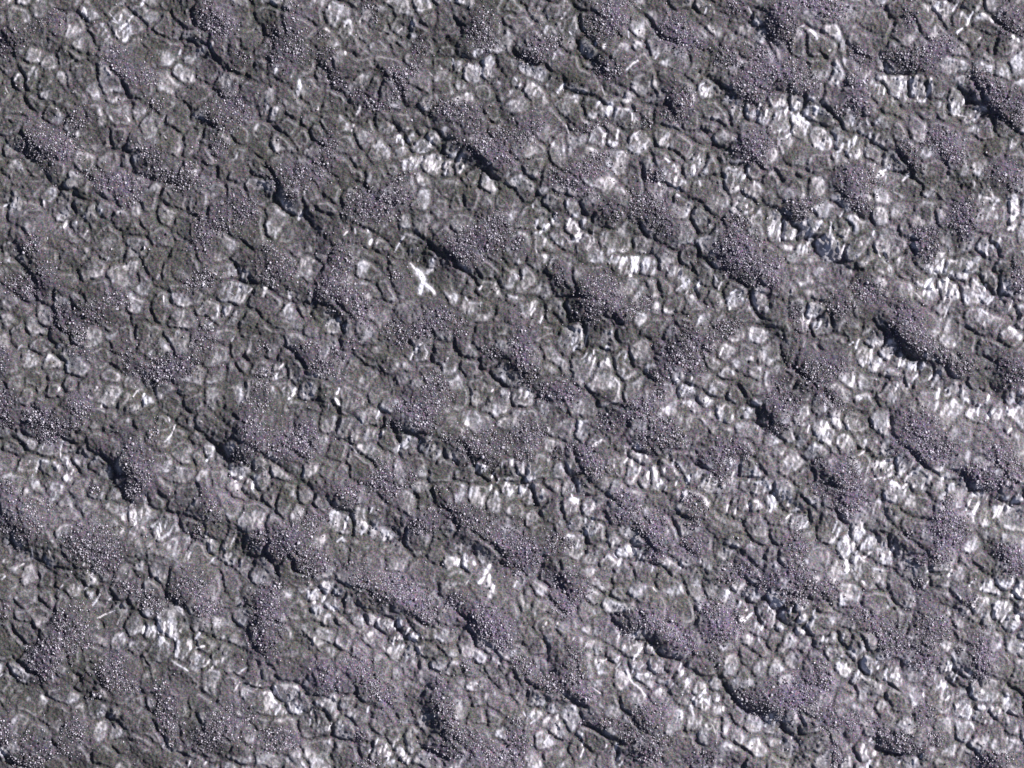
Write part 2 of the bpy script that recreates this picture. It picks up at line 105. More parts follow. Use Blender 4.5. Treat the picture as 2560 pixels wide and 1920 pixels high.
F="2 .9 51 6 52 3;2 .8 82 5 84 2;1.5 .8 115 11 118 6;2.5 1 123 14 125 8;2 .9 124 20 127 16;1.5 .8 139 12 140 8;1.5 .7 154 7 155 2;1.5 .9 142 50 148 43 151 35;1.5 .6 146 33 146 27;2 .7 88 20 89 17;3 1 30 75 34 65;2.5 1 57 72 58 67;2 .8 24 70 26 66;2 .8 48 74 50 70;2 .7 61 78 63 74;2 .9 37 56 38 50;1.5 .7 51 65 54 50;2 .9 178 66 182 62;3 1 203 85 210 80;3 1 218 90 220 84;2 .7 205 75 215 72;3 .9 137 132 136 124;2 .8 139 128 138 120;2 .8 120 118 122 113;1.5 .7 116 120 114 118;2 .9 179 146 183 135;2 .8 177 135 179 128;2 .8 162 152 165 146;2 .8 200 138 202 132;2 .8 2 155 4 151;2 .7 17 158 20 155;1.5 .6 27 150 28 140;1.5 .6 43 150 43 140;2 .6 108 108 115 103;1.5 .6 80 165 83 158;1.5 .6 72 158 75 154;1.5 .6 168 30 176 33;1.5 .6 126 100 127 93;1.5 .6 180 155 185 150;1.5 .4 112 148 130 144 150 151 160 160",
Z="128 14 8 9 .45;35 72 8 8 .5;57 73 8 8 .45;18 70 8 6 .3;178 62 9 8 .4;210 83 10 8 .4;138 128 8 12 .4;115 117 12 8 .4;168 140 10 9 .35;187 143 10 9 .45;100 100 10 8 .3;92 15 8 6 .25;85 5 8 8 .25;207 157 8 8 .3;5 55 8 6 .3;20 157 12 6 .3;105 20 8 8 .25;52 90 12 10 .2"),
(1,2): dict(
B="5 10 7 13 0;8 40 10 8 0;20 53 12 11 45;42 45 10 14 0;43 60 6 8 0;128 20 12 5 0;155 10 14 12 20;143 28 14 9 40;120 35 6 3 10;108 78 8 10 0;100 85 14 6 0;80 95 10 8 0;118 88 8 9 0;134 82 5 6 0;165 45 4 5 0;185 55 14 9 45;205 48 14 12 0;200 62 12 9 0;160 92 6 4 0;180 112 20 10 20;150 118 10 8 0;140 122 10 8 30;196 122 10 7 30;210 133 18 8 35;35 130 22 13 -30;50 118 10 4 -20;50 152 13 13 0;25 140 6 10 0;5 132 8 8 0;85 156 10 5 10",
C="1 27 22 40 22 50 24;1 30 23 35 30;2 63 13 68 19 71 25 70 35;2 78 25 85 28 92 35;1 92 15 103 20 112 25 118 28;1 105 10 118 7;3 117 34 120 43 123 50;2 123 58 126 68;1 107 24 107 33;3 5 60 10 65 20 71 25 76;1 25 76 35 80 42 86 48 92;2 22 52 32 58 38 62 42 66;2 60 98 66 106 72 110 85 110;1 90 116 97 120 103 127;1 121 105 123 112 127 117;2 105 96 110 102 118 105;1 97 97 96 115;1 130 44 145 44 152 45 156 52 168 53;3 172 49 180 52 183 60 188 68 190 76 197 83 205 85;2 170 60 173 70 177 78;1 140 50 138 58 142 64;1 138 64 125 70;2 150 127 160 127 168 128;2 157 135 163 144 172 150;3 185 125 193 132 205 140 215 150;3 210 152 214 158 221 161;2 148 152 155 157 162 160;2 176 158 186 165;1 68 137 75 140 85 136 100 135;1 107 123 122 125 124 133;2 124 133 128 140 131 144 140 144 150 143;1 100 158 106 160 114 161;2 7 142 10 150 16 158 17 164;3 27 145 32 153 33 162;1 200 90 203 96;1 142 88 148 98;1 85 100 85 108;1 75 75 85 84",
F="2.5 .9 28 13 33 8;2.5 1.1 69 13 72 18;2 1 70 9 72 3;2 .8 104 30 106 23;3 .9 106 45 110 41;5 1.4 126 54 131 47;1.5 1 123 58 125 52;2 .9 130 56 132 54;1.5 .8 140 53 142 49;1.5 .8 147 59 150 52;2.5 1.1 190 75 192 69;1.5 .9 203 80 206 76;1.5 .9 212 73 214 68;2 1 215 88 218 80;2 .9 202 92 204 87;1.5 .9 209 85 211 81;2.5 1 76 125 80 115;2.5 .9 90 130 95 125;2 .9 70 136 75 132;3.5 1.2 110 135 114 130;2 .8 130 140 132 133;1.5 .8 99 112 101 107;1.5 .8 93 116 93 113;2.5 1.1 174 157 176 151;2 1 180 156 181 152;4.5 1.4 197 164 202 157;1.5 .6 82 53 87 60;1.5 .7 177 145 178 138;2 .7 203 7 205 5;2 .8 212 10 213 5;2 .8 218 12 219 8;2 .6 5 70 8 73;2 .6 45 5 48 2;1.5 .6 134 38 133 28;1.5 .6 62 22 63 18;1.5 .6 22 6 26 2",
Z="132 52 8 8 .5;148 54 8 6 .4;75 12 8 8 .35;105 40 8 10 .3;208 80 12 12 .45;77 122 10 9 .45;94 127 8 6 .4;72 134 6 6 .35;117 135 8 8 .45;131 137 6 8 .4;200 158 10 8 .45;182 154 8 8 .4;210 8 10 7 .4;188 5 8 8 .3;8 72 12 8 .3;33 8 8 8 .3;95 105 10 8 .25;48 3 8 6 .3;158 148 8 8 .2;67 28 6 6 .25"),
(2,2): dict(
B="42 5 16 9 10;30 12 8 4 30;127 5 5 10 0;112 20 14 8 0;100 25 8 8 0;83 32 8 8 0;135 40 16 10 30;120 48 14 9 0;10 45 10 10 0;22 40 8 6 0;60 57 12 5 30;68 68 11 14 0;40 60 5 6 0;10 62 8 6 0;190 58 14 10 20;180 75 8 10 0;165 65 6 6 0;100 102 14 8 40;93 115 8 5 0;115 128 18 7 45;125 122 8 10 0;125 145 10 9 0;155 120 6 5 0;158 102 12 7 30;8 145 15 18 0;40 138 10 8 20;155 140 8 8 0;195 160 14 7 0",
C="2 0 4 10 5 18 7;1 18 8 18 18 24 24 28 30 38 32;3 25 12 33 16;1 53 26 60 30 68 28;2 75 40 82 46;1 25 41 33 46 45 49 53 54;2 53 56 55 65 60 75 65 83 72 88 80 96 90 102;3 99 51 107 57 115 60 122 65;1 106 66 106 78;2 124 68 127 80 134 83;2 127 55 130 64 140 70 146 77 149 85 151 91 162 92 170 92;3 156 68 163 72 172 75 176 80;2 172 92 176 98;1 85 78 95 84 102 90;2 165 5 167 8 175 12 183 14 191 17 192 25;1 192 20 205 18 212 20 214 30;2 183 10 186 15;2 195 28 200 32 210 33 217 38 218 42;1 140 22 150 24 165 27 172 32 180 40;2 155 53 152 60;2 205 93 213 100 221 108;1 212 70 218 78;1 176 108 180 115 190 118 205 114 215 108;2 133 102 142 102;2 140 110 150 117 158 117 168 118;1 0 80 8 85 14 92;1 5 100 10 106 17 108;2 22 85 32 91 40 95;2 40 95 42 108 45 118 48 126 58 128 63 132 64 142;1 58 105 61 118 60 125;2 44 70 48 80 55 88;2 66 96 72 104;1 60 114 72 111 80 110;2 80 110 83 120 87 124 96 123;1 22 110 26 118;1 70 137 82 137 84 143;1 102 135 104 148 105 153;2 105 153 115 155 130 158 135 163;1 84 145 86 150 95 153;2 100 122 108 130 115 134 122 142 125 148;1 195 143 205 152 212 160;1 205 135 215 140 220 146;2 85 160 88 165",
F="2.5 1.1 70 54 77 48;2 .8 98 60 97 54;2 .8 97 68 100 64;2.5 1.1 103 70 104 65;2.5 1 110 68 111 63;2.5 1 117 82 120 74;3 1.1 131 77 132 72;2.5 1 138 70 140 66;2 .8 134 63 136 60;4 1.3 151 85 153 80;1.5 .8 166 91 170 84 172 78;3 .9 188 72 190 66;2.5 .9 190 80 192 76;2 .8 132 92 133 88;2 .8 142 88 143 84;2 1 185 112 186 105;2 1 193 112 194 106;2.5 1 203 106 206 103;2 .9 212 106 212 100;1.5 .8 205 85 206 78;2.5 1 148 8 149 5;2.5 1 155 4 156 1;2.5 .9 153 20 155 16;2.5 .8 168 20 172 14;2.5 .8 177 25 184 18;1.5 .8 206 25 208 22;1.5 .8 211 39 213 35;3 .6 150 27 162 28 168 35 175 43;2 .8 32 41 32 38;3.5 1.2 0 70 1 65;2.5 1 4 79 6 74;1.5 .7 5 88 3 90;1.5 .7 12 90 14 87;2 .8 61 110 64 106;2 .8 50 110 51 106;2 .8 52 98 51 95;2.5 1 63 122 64 117;2.5 1 70 119 71 115;2 .9 72 128 73 124;4 1.3 92 157 94 152;2 .8 90 150 88 147;2.5 1.1 98 147 99 143;2.5 1.1 105 148 107 143;2 .9 110 152 112 148;1.5 .8 127 155 127 151;1.5 .8 163 155 164 150;1.5 .8 152 130 152 128;2 .8 146 160 147 156;2 .8 121 163 122 158;2 .7 56 142 58 135;2 .7 24 22 26 18;2 .6 6 12 8 9;2 .6 12 10 10 12;1.5 .7 46 33 44 30;1.5 .7 60 44 61 41;2 .6 88 65 88 72;1.5 .7 147 97 150 93;1.5 .7 219 112 221 108",
Z="103 62 10 8 .45;115 72 10 12 .4;132 75 8 8 .4;155 82 10 8 .45;150 10 10 10 .45;172 17 9 8 .4;182 23 9 9 .45;205 25 8 6 .35;210 38 6 6 .3;195 103 18 9 .5;190 75 8 12 .4;206 82 8 10 .35;8 78 10 8 .45;65 118 10 12 .5;52 103 8 12 .35;100 148 14 8 .5;92 155 8 6 .5;72 147 10 8 .4;150 158 16 6 .35;135 88 8 8 .4;18 92 14 8 .3;10 12 10 8 .3;30 25 12 8 .25;57 138 6 8 .35;30 100 8 8 .25"),
(3,2): dict(
B="48 8 20 7 35;8 15 9 16 0;20 15 8 9 0;10 38 10 6 0;135 38 18 13 30;140 50 17 15 0;155 58 12 9 0;115 50 8 5 45;108 55 4 5 0;200 60 12 11 50;208 70 14 8 40;180 78 14 8 0;190 85 12 6 0;215 75 6 10 0;68 78 12 15 -20;70 100 13 15 -10;45 68 6 4 0;45 92 10 6 20;155 100 5 5 0;155 118 14 11 20;163 128 11 14 0;150 130 11 13 0;145 150 10 7 0;123 130 3 3 0;25 140 8 14 0;20 160 14 7 0;205 145 12 8 0;212 158 10 8 0;130 153 5 4 0",
C="3 45 5 50 10 55 14;3 66 10 74 16;2 30 24 40 27 48 30 60 29;2 64 32 67 38 73 46;1 86 26 88 38;1 35 33 37 40;1 50 38 53 50 58 57;1 15 32 20 40 26 48;2 103 39 108 46 112 53;3 112 53 120 55 128 64 137 73 148 80;2 82 52 86 60 90 65 98 66 103 67;2 148 72 158 75 168 76;2 110 78 113 84 118 90;1 95 86 105 82 112 80;1 118 94 135 94;1 135 80 136 92 140 100 150 104;2 152 80 153 95;2 168 77 172 86 176 93 180 97;2 178 91 190 91 200 93;2 97 92 98 103 99 110 103 118;1 98 103 110 104 118 106;2 115 110 125 116 140 117;3 25 95 30 100 38 106 44 114;2 44 114 40 122 40 130;2 38 133 45 138 55 140;3 57 108 60 114 66 120 74 122;2 69 126 70 138 72 147 80 149;2 80 118 86 125 94 130;2 94 130 87 140 82 148 90 152;1 103 129 108 136 110 145 108 155;2 103 117 115 128 125 137 135 145 142 154;1 187 116 196 120 205 130 211 138;1 140 98 141 110;2 195 5 203 9 204 20 205 30;1 204 30 215 30 221 30;1 187 10 187 30;1 170 16 178 20 184 24;2 203 40 208 48 212 52;1 170 36 178 40;2 196 46 200 52;1 203 122 206 126;2 43 155 48 160;1 0 77 4 82;1 8 78 18 82 23 88 22 94;1 24 55 30 64 38 70;1 60 148 62 155 65 163;2 170 150 180 158 186 163",
F="2 1 49 24 50 17;2.5 .8 79 14 82 11;3.5 1.2 146 12 149 4;2 .9 154 5 156 3;2 .9 166 7 167 4;2.5 1 110 6 112 1;2.5 1 121 4 122 0;2.5 1.1 188 17 193 8;2 1 182 27 183 18;3 1 190 30 196 22;2.5 .9 200 30 202 24;2 1 206 27 208 20;2 .9 206 14 209 17;2 .9 218 21 220 18;2.5 .9 207 42 211 38;3.5 1.1 83 53 85 48;2 .6 78 62 83 58;2 .6 47 45 48 52 56 56;2 .8 34 42 35 35;2 .8 45 40 45 33;2 .7 20 36 20 33;2 .7 68 33 69 31;3 1 90 72 93 67;3 1 102 76 106 70;2.5 .8 92 82 98 80;3.5 1.1 112 80 116 73;2.5 1 116 90 120 86;2.5 .9 118 84 122 78;2.5 .9 125 90 128 88;2 .8 111 72 116 66;1.5 .9 166 86 168 80;1.5 .8 157 90 159 86;1.5 .9 151 107 152 102;3.5 1.3 2 110 5 94;2.5 1.1 17 105 20 98;2 .9 15 116 20 112;2 .8 30 124 34 118;3 1.2 60 132 62 124;2.5 1 56 128 59 118;3.5 1.2 78 130 82 125;2.5 1 70 132 70 127;2.5 1 73 142 75 136;2 .9 75 148 78 144;2.5 1.1 88 138 92 134;2.5 1 84 150 90 146;3 1.2 106 146 109 140;2.5 1.1 104 151 106 146;3 1.2 62 148 68 153 66 158;1.5 .9 113 150 116 144;2 1 171 110 175 100;3 1.3 178 112 182 102;3 1.2 199 115 205 104;2 .9 194 116 198 112;2 .9 206 112 210 108;2 .9 214 100 216 95;1.5 .7 188 100 190 96;1.5 .7 197 100 198 96;2 .8 205 88 206 84;2.5 1 155 166 158 160;2 .9 69 162 70 160;2 .8 135 163 140 160;2 .7 106 112 107 108;2 .7 84 105 85 102",
Z="48 20 8 8 .35;40 38 14 8 .4;58 40 8 10 .35;73 38 9 8 .35;98 74 14 9 .5;123 82 12 12 .5;162 85 8 8 .35;105 95 10 6 .35;190 20 16 14 .5;210 22 8 10 .5;212 40 8 6 .4;5 102 8 10 .5;18 104 6 8 .4;20 116 10 8 .35;53 125 10 9 .4;75 138 9 12 .5;98 142 10 12 .45;67 155 8 8 .45;178 105 10 8 .45;204 108 14 9 .5;195 98 12 5 .35;105 108 10 6 .3;155 8 12 6 .4;113 4 10 5 .4;80 60 8 8 .3;206 86 6 6 .3;72 162 8 5 .4;138 162 10 5 .35"),
(0,3): dict(
B="60 38 13 15 40;65 52 13 15 0;4 30 5 8 0;45 60 10 9 0;38 75 14 11 30;23 62 4 4 0;128 20 8 8 30;135 26 5 6 0;165 10 16 11 -30;175 25 8 10 0;100 75 8 10 0;95 86 13 10 20;110 94 14 4 15;82 103 4 4 0;142 105 9 14 -30;142 122 10 14 -30;147 133 6 5 40;195 126 17 12 40;180 140 12 13 30;5 135 7 12 0;65 132 9 12 -20;25 158 14 8 0;40 145 22 9 10;215 118 6 10 0;187 30 6 6 0;150 145 6 5 0;110 10 10 5 20",
C="1 30 5 32 14 45 17 50 22;2 82 3 88 8 92 14 98 22 105 28 113 30 119 30 122 36 126 38 134 39;2 134 39 134 50 132 62;1 68 12 72 18 76 22;1 119 18 121 25 120 30;1 80 48 86 52 95 53 101 55 103 62 106 66 117 67 124 66;1 120 50 124 55;2 150 55 151 70;1 148 72 158 75 168 80 175 81;1 132 75 140 77 148 74;2 163 44 167 58 172 66 180 69;2 172 48 183 55 195 57 204 61 212 64;1 151 40 146 38;3 10 70 18 76 25 83 33 85;3 62 82 68 88 70 92;2 77 79 82 83 86 92 93 98;2 86 107 92 111;1 0 102 6 106;1 173 100 180 105 187 110;1 198 80 205 87 210 88 200 97;1 200 100 212 110;2 120 113 130 116 134 120;3 130 120 136 132 142 140 145 150 155 153 162 155;1 92 125 97 131;2 110 140 116 145;2 123 146 130 149 140 149;2 42 142 50 147;3 2 152 6 160 16 163 24 165;2 172 153 180 158;1 38 102 47 108 54 112;2 148 20 152 26 160 26;1 173 80 174 95;2 0 110 6 118",
F="4 1.3 148 50 149 43;3 1.2 151 54 153 50;3.5 1.3 153 70 154 56;2.5 1.1 141 50 143 40;2.5 1 136 50 137 41;2.5 1 123 50 125 43;2 .9 130 50 131 45;2 .8 103 53 106 50;2.5 .9 171 62 176 60;2.5 .9 169 54 172 49;2.5 .7 149 74 156 78 162 82;2.5 .6 124 68 130 76 132 88;1.5 .8 84 36 92 33 99 29;2 .8 80 25 86 16;2 .7 92 23 95 20;2 .7 72 12 78 7;1.5 .6 20 82 22 90;1.5 .6 0 86 4 84;1.5 .6 46 92 46 86;1.5 .5 10 106 22 96;1.5 .5 22 28 32 40 40 50;1.5 .5 101 42 104 34;2 .7 176 78 182 72;2 .7 183 80 186 74;2 .6 170 76 172 72;2 .6 205 85 212 80;2 .6 202 100 207 92;2 .8 163 165 165 160;2 .8 177 163 178 160;2 .6 85 120 90 116;2 .6 95 122 100 116;1.5 .6 87 135 88 130;1.5 .7 2 3 5 0;1.5 .6 52 12 54 8;1.5 .6 62 11 64 7;1.5 .6 213 96 216 93",
Z="145 47 14 8 .4;128 47 6 8 .4;156 62 6 8 .4;76 10 8 7 .35;88 20 9 8 .35;115 55 10 8 .25;178 58 8 9 .35;180 76 10 6 .35;90 118 14 6 .3;210 92 8 8 .3;3 87 6 6 .25;20 90 8 8 .2;178 163 14 5 .35"),
(1,3): dict(
B="18 10 6 8 0;8 28 13 15 0;10 50 13 20 0;108 10 25 9 20;125 8 16 9 30;140 22 14 8 30;150 30 12 9 0;172 22 8 8 30;195 35 14 10 20;205 45 17 13 30;215 55 8 8 0;60 88 14 9 30;95 85 19 11 40;108 98 14 9 45;180 78 6 5 0;160 95 6 10 0;162 112 9 15 -20;165 125 10 9 45;175 135 14 7 40;14 140 14 10 0;30 142 10 6 0;33 147 4 4 0;90 137 4 5 0;163 150 14 8 10;200 152 16 8 20;88 163 5 4 0;185 140 10 8 30;98 162 8 4 0",
C="2 5 2 14 6;2 70 5 77 10 85 12;2 38 17 44 24 45 30 52 35;1 84 22 90 28 97 30 108 33 117 36;2 66 28 72 33 80 40 88 46;3 120 38 122 46 130 55 138 58 148 57 157 56;2 137 59 138 68 140 78;1 94 36 95 43;3 138 37 143 40 150 45 156 47;2 116 57 117 65;1 155 60 163 68 168 71 185 71;2 190 62 200 60 208 65 211 72 207 82 197 86 189 82 186 74 188 66;3 198 4 200 14 201 22;1 182 15 190 22 200 23;2 131 88 136 91;2 145 88 149 95;2 176 95 182 102 186 110;3 212 102 218 104 221 106;1 205 118 214 121;2 0 72 3 82 5 90 12 94;3 12 97 16 104 22 111;2 15 87 20 91 35 92 41 96 44 103 58 104 66 106;3 66 106 70 113 74 120 82 125 87 130 97 129;1 44 103 50 110 51 122;1 97 129 98 120 100 112;1 97 129 103 137 109 143;2 110 105 117 113 121 120 123 126;1 122 125 130 127 140 130;1 100 124 108 128;2 80 140 86 145 90 155;2 138 138 142 148 150 153;3 142 148 155 153 165 158;1 126 135 128 150 130 157;2 22 152 28 158 35 165;1 22 112 30 108;1 115 145 116 151 125 153;1 122 155 120 162;2 170 138 178 146 185 152",
F="2.5 .9 45 18 46 13;3 1.1 48 27 51 22;3 1.1 57 22 60 17;2 .8 55 12 62 8;2 .7 60 5 66 10;2 .8 64 25 67 30;2.5 .6 66 32 75 41 88 48;2 1 104 40 107 36;2 1 109 44 112 40;2 1 114 46 116 41;2 .9 119 47 120 44;2 1.1 122 44 125 38;2 1 129 50 132 45;2 1 133 55 135 50;2.5 1.1 138 55 141 51;2.5 .9 118 60 120 53;2 .8 124 66 127 60;2 .8 128 70 131 64;2.5 .9 140 66 141 61;4 1.4 200 9 202 0;4 1.4 202 18 205 8;3.5 1.2 193 6 197 1;3 1.1 15 102 17 96;2 .9 25 119 27 114;2 .8 17 120 20 114;2 .9 46 128 47 122;1.5 .8 47 120 49 112;1.5 .7 40 115 41 111;1.5 .7 32 105 34 100;2 .9 53 130 54 125;2 .9 62 133 66 127;2 .8 72 133 75 128;2.5 .7 96 118 98 112;2 .9 118 148 120 143;2 .8 107 152 109 147;2 .8 113 160 115 155;2 .7 103 145 105 141;2 .8 97 153 98 151;2.5 1 130 163 132 158;1.5 .7 183 98 186 96;1.5 .7 190 92 194 95;1.5 .7 206 103 207 100;1.5 .5 40 46 50 54 55 64;1.5 .45 50 35 60 42;1.5 .45 57 54 70 57 76 62;1.5 .45 84 60 90 64;1.5 .5 93 50 97 58;1.5 .5 110 60 113 68;1.5 .45 118 70 126 76;2 .7 0 98 3 94;1.5 .5 187 70 188 67;1.5 .5 181 8 184 4",
Z="58 12 12 8 .4;58 24 10 8 .4;110 42 12 8 .45;130 48 14 8 .4;126 62 10 10 .35;200 8 8 10 .12;30 102 12 8 .4;25 115 14 8 .35;45 120 8 10 .35;63 125 12 9 .35;85 115 10 8 .3;105 148 12 8 .4;120 153 10 10 .4;190 97 10 6 .35;195 72 10 10 .25;84 38 8 6 .3;135 160 8 6 .3;2 97 5 6 .4;145 65 8 8 .2"),
(2,3): dict(
B="50 10 15 15 0;46 25 8 10 0;185 3 8 5 0;172 28 9 8 0;185 38 16 11 40;175 50 12 9 0;115 38 18 9 10;100 46 8 6 0;135 45 14 8 10;150 60 10 8 0;215 5 8 6 0;45 88 18 12 -30;30 92 10 8 20;60 100 10 7 30;12 78 8 7 40;5 72 5 5 0;120 120 15 12 0;95 130 14 5 20;80 127 8 5 0;100 140 8 4 20;5 150 9 18 0;3 130 6 10 0;118 153 12 8 0;165 158 12 7 0;205 107 14 8 40;178 78 3 5 -30;55 66 8 5 30;215 115 8 6 0;62 128 4 3 0;125 142 12 6 0;175 70 4 4 0",
C="3 8 2 9 12 10 20;2 30 31 34 36 37 40;3 28 15 36 24 45 32;2 58 48 65 52 76 55 82 60 92 66 98 73 101 80 105 88 112 95 118 100;1 58 32 58 48;2 85 33 87 40 92 45;3 113 52 120 58 124 65 130 70;2 140 72 150 73 160 71 172 72;2 147 2 149 12 155 22 157 32 158 45;1 95 13 103 20 110 25 118 27;1 125 35 135 39 142 43;1 180 18 185 25 192 35 198 45;1 165 2 170 6;1 120 2 125 12 135 18;1 112 12 112 20;2 10 90 18 95 26 98;3 45 102 55 108 65 114;3 60 129 70 132 78 137 88 142 95 143;1 0 107 5 112;3 88 155 90 163;3 175 78 178 90 183 95 190 105 200 115 208 120 215 119;1 140 112 150 113;1 160 119 172 120 180 120;1 133 90 134 100 131 108;1 160 95 165 92 172 93;1 150 75 152 90;1 168 93 170 105;1 70 96 78 103;1 38 130 40 140;1 200 20 204 26;2 210 30 216 45;2 216 45 219 50;1 195 18 205 20;1 187 142 197 148 205 155;1 36 37 38 50;1 26 55 30 63;1 70 58 70 72",
F="2 .8 2 10 4 4;1.5 .7 10 8 11 4;2 .7 27 44 30 40;2 .7 38 44 40 40;2 .7 52 56 54 53;1.5 .8 62 62 66 56;1.5 .7 72 65 76 62;1.5 .7 75 75 82 71;2 .8 89 73 93 70;1.5 .7 90 80 94 76;3 1 105 72 112 62;2.5 .9 107 68 105 73;2 .9 101 58 102 54;2 .9 107 60 108 56;2 .8 97 60 95 64;1.5 .8 104 84 106 80;1.5 .8 111 80 114 76;1.5 .7 119 90 121 86;1.5 .8 124 82 126 76;1.5 .7 130 84 131 80;2.5 .8 143 83 146 76;2.5 1.1 154 112 157 119;2 1 162 105 166 99;2 .9 155 108 158 104;1.5 .8 135 100 140 92;1.5 .7 150 92 153 97;1.5 .7 170 110 172 104;1.5 .7 165 115 164 108;2.5 .7 101 88 108 95 115 103;2 .6 70 96 76 102;2.5 1.1 38 125 40 120;2 1 40 132 41 127;2 .8 28 144 32 138;1.5 .7 42 140 42 135;1.5 .6 62 125 62 120;2.5 1 59 140 61 137;2 1 61 147 62 143;2 .9 60 156 62 150;3 1 89 150 91 145;3 1 91 160 94 155;2.5 .9 93 164 95 161;1.5 .8 87 137 88 135;1.5 .7 80 149 82 146;2 .7 103 12 104 10;1.5 .6 122 10 125 14;1.5 .6 146 15 146 10;2 1 195 15 198 9;1.5 .8 186 15 184 18;1.5 .8 190 10 191 7;2.5 1 196 27 197 22;2.5 .9 200 40 208 32;2.5 1.1 216 47 219 40;2 .8 202 30 204 28;2.5 1 219 130 220 127;2 .8 182 117 183 113;1.5 .6 205 122 210 128;1.5 .6 212 48 214 58;2 .7 5 105 7 100;2 .6 15 128 20 124;2 .6 10 118 12 122;2 .5 173 128 176 138;2 .5 168 134 172 130;2 .6 145 118 147 116;2.5 .9 99 52 99 51;2 .45 193 142 208 152",
Z="108 68 14 14 .45;75 68 8 8 .35;92 75 8 8 .3;130 80 8 9 .4;143 78 8 9 .35;143 97 12 9 .4;168 106 12 10 .45;197 15 12 9 .45;197 25 10 8 .4;207 38 10 8 .4;216 47 5 9 .5;20 115 18 10 .35;33 140 10 8 .3;62 146 6 10 .35;92 155 5 10 .35;30 40 10 8 .25;4 7 5 8 .3;12 35 12 8 .25;185 128 12 8 .2;10 45 10 8 .2"),
(3,3): dict(
B="30 10 14 13 0;22 17 12 5 0;50 12 10 10 20;85 36 10 8 30;95 45 12 6 30;105 55 11 13 0;120 58 10 4 30;140 45 16 11 20;175 22 6 5 0;130 10 5 9 0;185 60 8 12 0;183 76 9 15 0;135 70 12 13 0;45 78 6 8 0;48 88 8 13 0;10 105 16 15 0;28 102 13 14 0;50 122 13 11 45;70 125 8 8 0;95 130 8 6 20;135 120 9 10 45;110 140 15 7 0;145 138 8 8 0;57 155 5 10 0;165 63 3 3 0;118 148 10 6 0;195 158 14 7 0;135 150 6 6 0;4 5 9 8 0",
C="3 45 15 50 22 57 30 64 33;3 15 15 25 18 35 20 42 22;2 42 46 50 46 56 48;2 32 28 35 36 30 40;2 25 42 32 46 37 52 38 60 40 66;1 0 36 10 37 14 42 19 48;3 60 48 62 57 66 62 74 64;3 72 48 82 47 92 50 94 58 93 66;1 76 67 85 67 92 65;2 66 64 72 73 75 77;3 78 72 80 80 86 86 93 87;1 88 67 92 75 96 72;2 95 73 108 72 114 73 116 84;2 96 88 105 95 115 100;1 57 68 56 80 60 87 68 92 75 97;1 45 60 60 61;2 105 15 108 24 114 28 118 30;2 92 8 95 14 105 14;1 70 5 74 16;1 137 10 145 10 156 11 158 4;2 156 11 160 18;1 143 26 155 27 163 30 164 36;2 190 20 200 20 208 20 213 26;2 183 45 195 46 203 49 212 49 221 47;2 204 50 204 60 205 66 212 69 220 73;2 210 0 214 6;3 193 26 193 36 197 42;2 145 75 146 84 155 89 160 95;2 168 80 175 85 182 90;1 162 93 163 88;3 182 87 184 98;3 205 92 213 98 221 106;2 172 102 180 109 190 110 200 111;3 200 110 202 118 210 121 221 123;1 202 118 204 130 205 145;1 155 115 160 122 170 124 180 125;2 85 103 98 105 104 110 107 118 125 120;3 92 149 100 152 112 154 125 154 130 155 131 163;3 63 134 66 142 72 150 80 162;3 25 118 30 128;1 0 70 5 72;1 94 132 94 146;1 135 103 140 97 148 92;2 10 130 15 135 20 137;1 0 137 8 140 15 145;1 185 155 195 160",
F="2.5 1.1 34 44 36 40;2 .9 37 37 40 30;2.5 1.1 64 56 66 50;2 1 47 56 48 52;2 1 55 56 56 53;4.5 1.3 82 77 84 70;2 1.1 93 75 95 70;2 .9 94 80 95 77;2 .9 78 86 80 82;2.5 1.1 101 86 103 80;2.5 1 108 88 110 80;2 .9 106 82 107 78;2.5 .9 62 72 64 69;2 .8 66 80 68 76;2 .7 64 84 63 78;4.5 1.1 154 82 160 78;3 1 158 87 160 84;2 1 160 92 165 84;2 1 150 95 151 91;2 .9 135 104 135 100;2.5 1 175 103 178 97;2.5 .9 154 108 158 104;5.5 1.4 206 117 207 103;2 1 174 124 176 115;2 .9 180 118 184 115;2 .9 168 116 172 111;2 .9 162 117 163 112;2 .9 178 123 180 120;2 .9 187 127 188 125;2 .8 198 120 200 116;4 1.2 195 36 199 22;3 1.1 203 28 206 22;4 1.2 212 43 216 33;3 1.2 211 18 215 8;3 1 190 12 192 5;2 .9 183 12 185 10;2 .9 174 9 176 5;2 .8 163 15 166 20;2.5 .9 202 40 205 34;2.5 1 82 5 85 8;2 .9 134 12 138 4;2.5 1 2 28 3 24;2 .9 18 32 20 27;2 .9 27 33 27 28;2 .8 3 45 5 40;2 .8 30 52 32 46;4 1.2 86 165 88 160;2.5 1 92 155 93 152;3 1 81 152 83 145;2 .8 72 148 71 145;2 .8 87 142 89 138;2 .9 113 162 116 158;2 .8 131 157 133 153;2 .5 104 20 110 28 113 36 113 44;2 .5 155 30 160 37;2 .5 55 92 65 96 75 100;2 .5 108 93 115 98 120 104;2 .6 175 126 178 133;2 .5 182 143 190 152;2 .5 162 42 165 55;2 .8 206 145 207 140;2 .8 219 53 220 50;1.5 .7 12 126 13 123;1.5 .7 5 130 7 126;1.5 .7 20 140 21 137;1.5 .6 10 145 12 142;1.5 .6 42 145 44 142;1.5 .7 185 38 185 32;1.5 .6 178 30 176 27;1.5 .6 150 17 152 14",
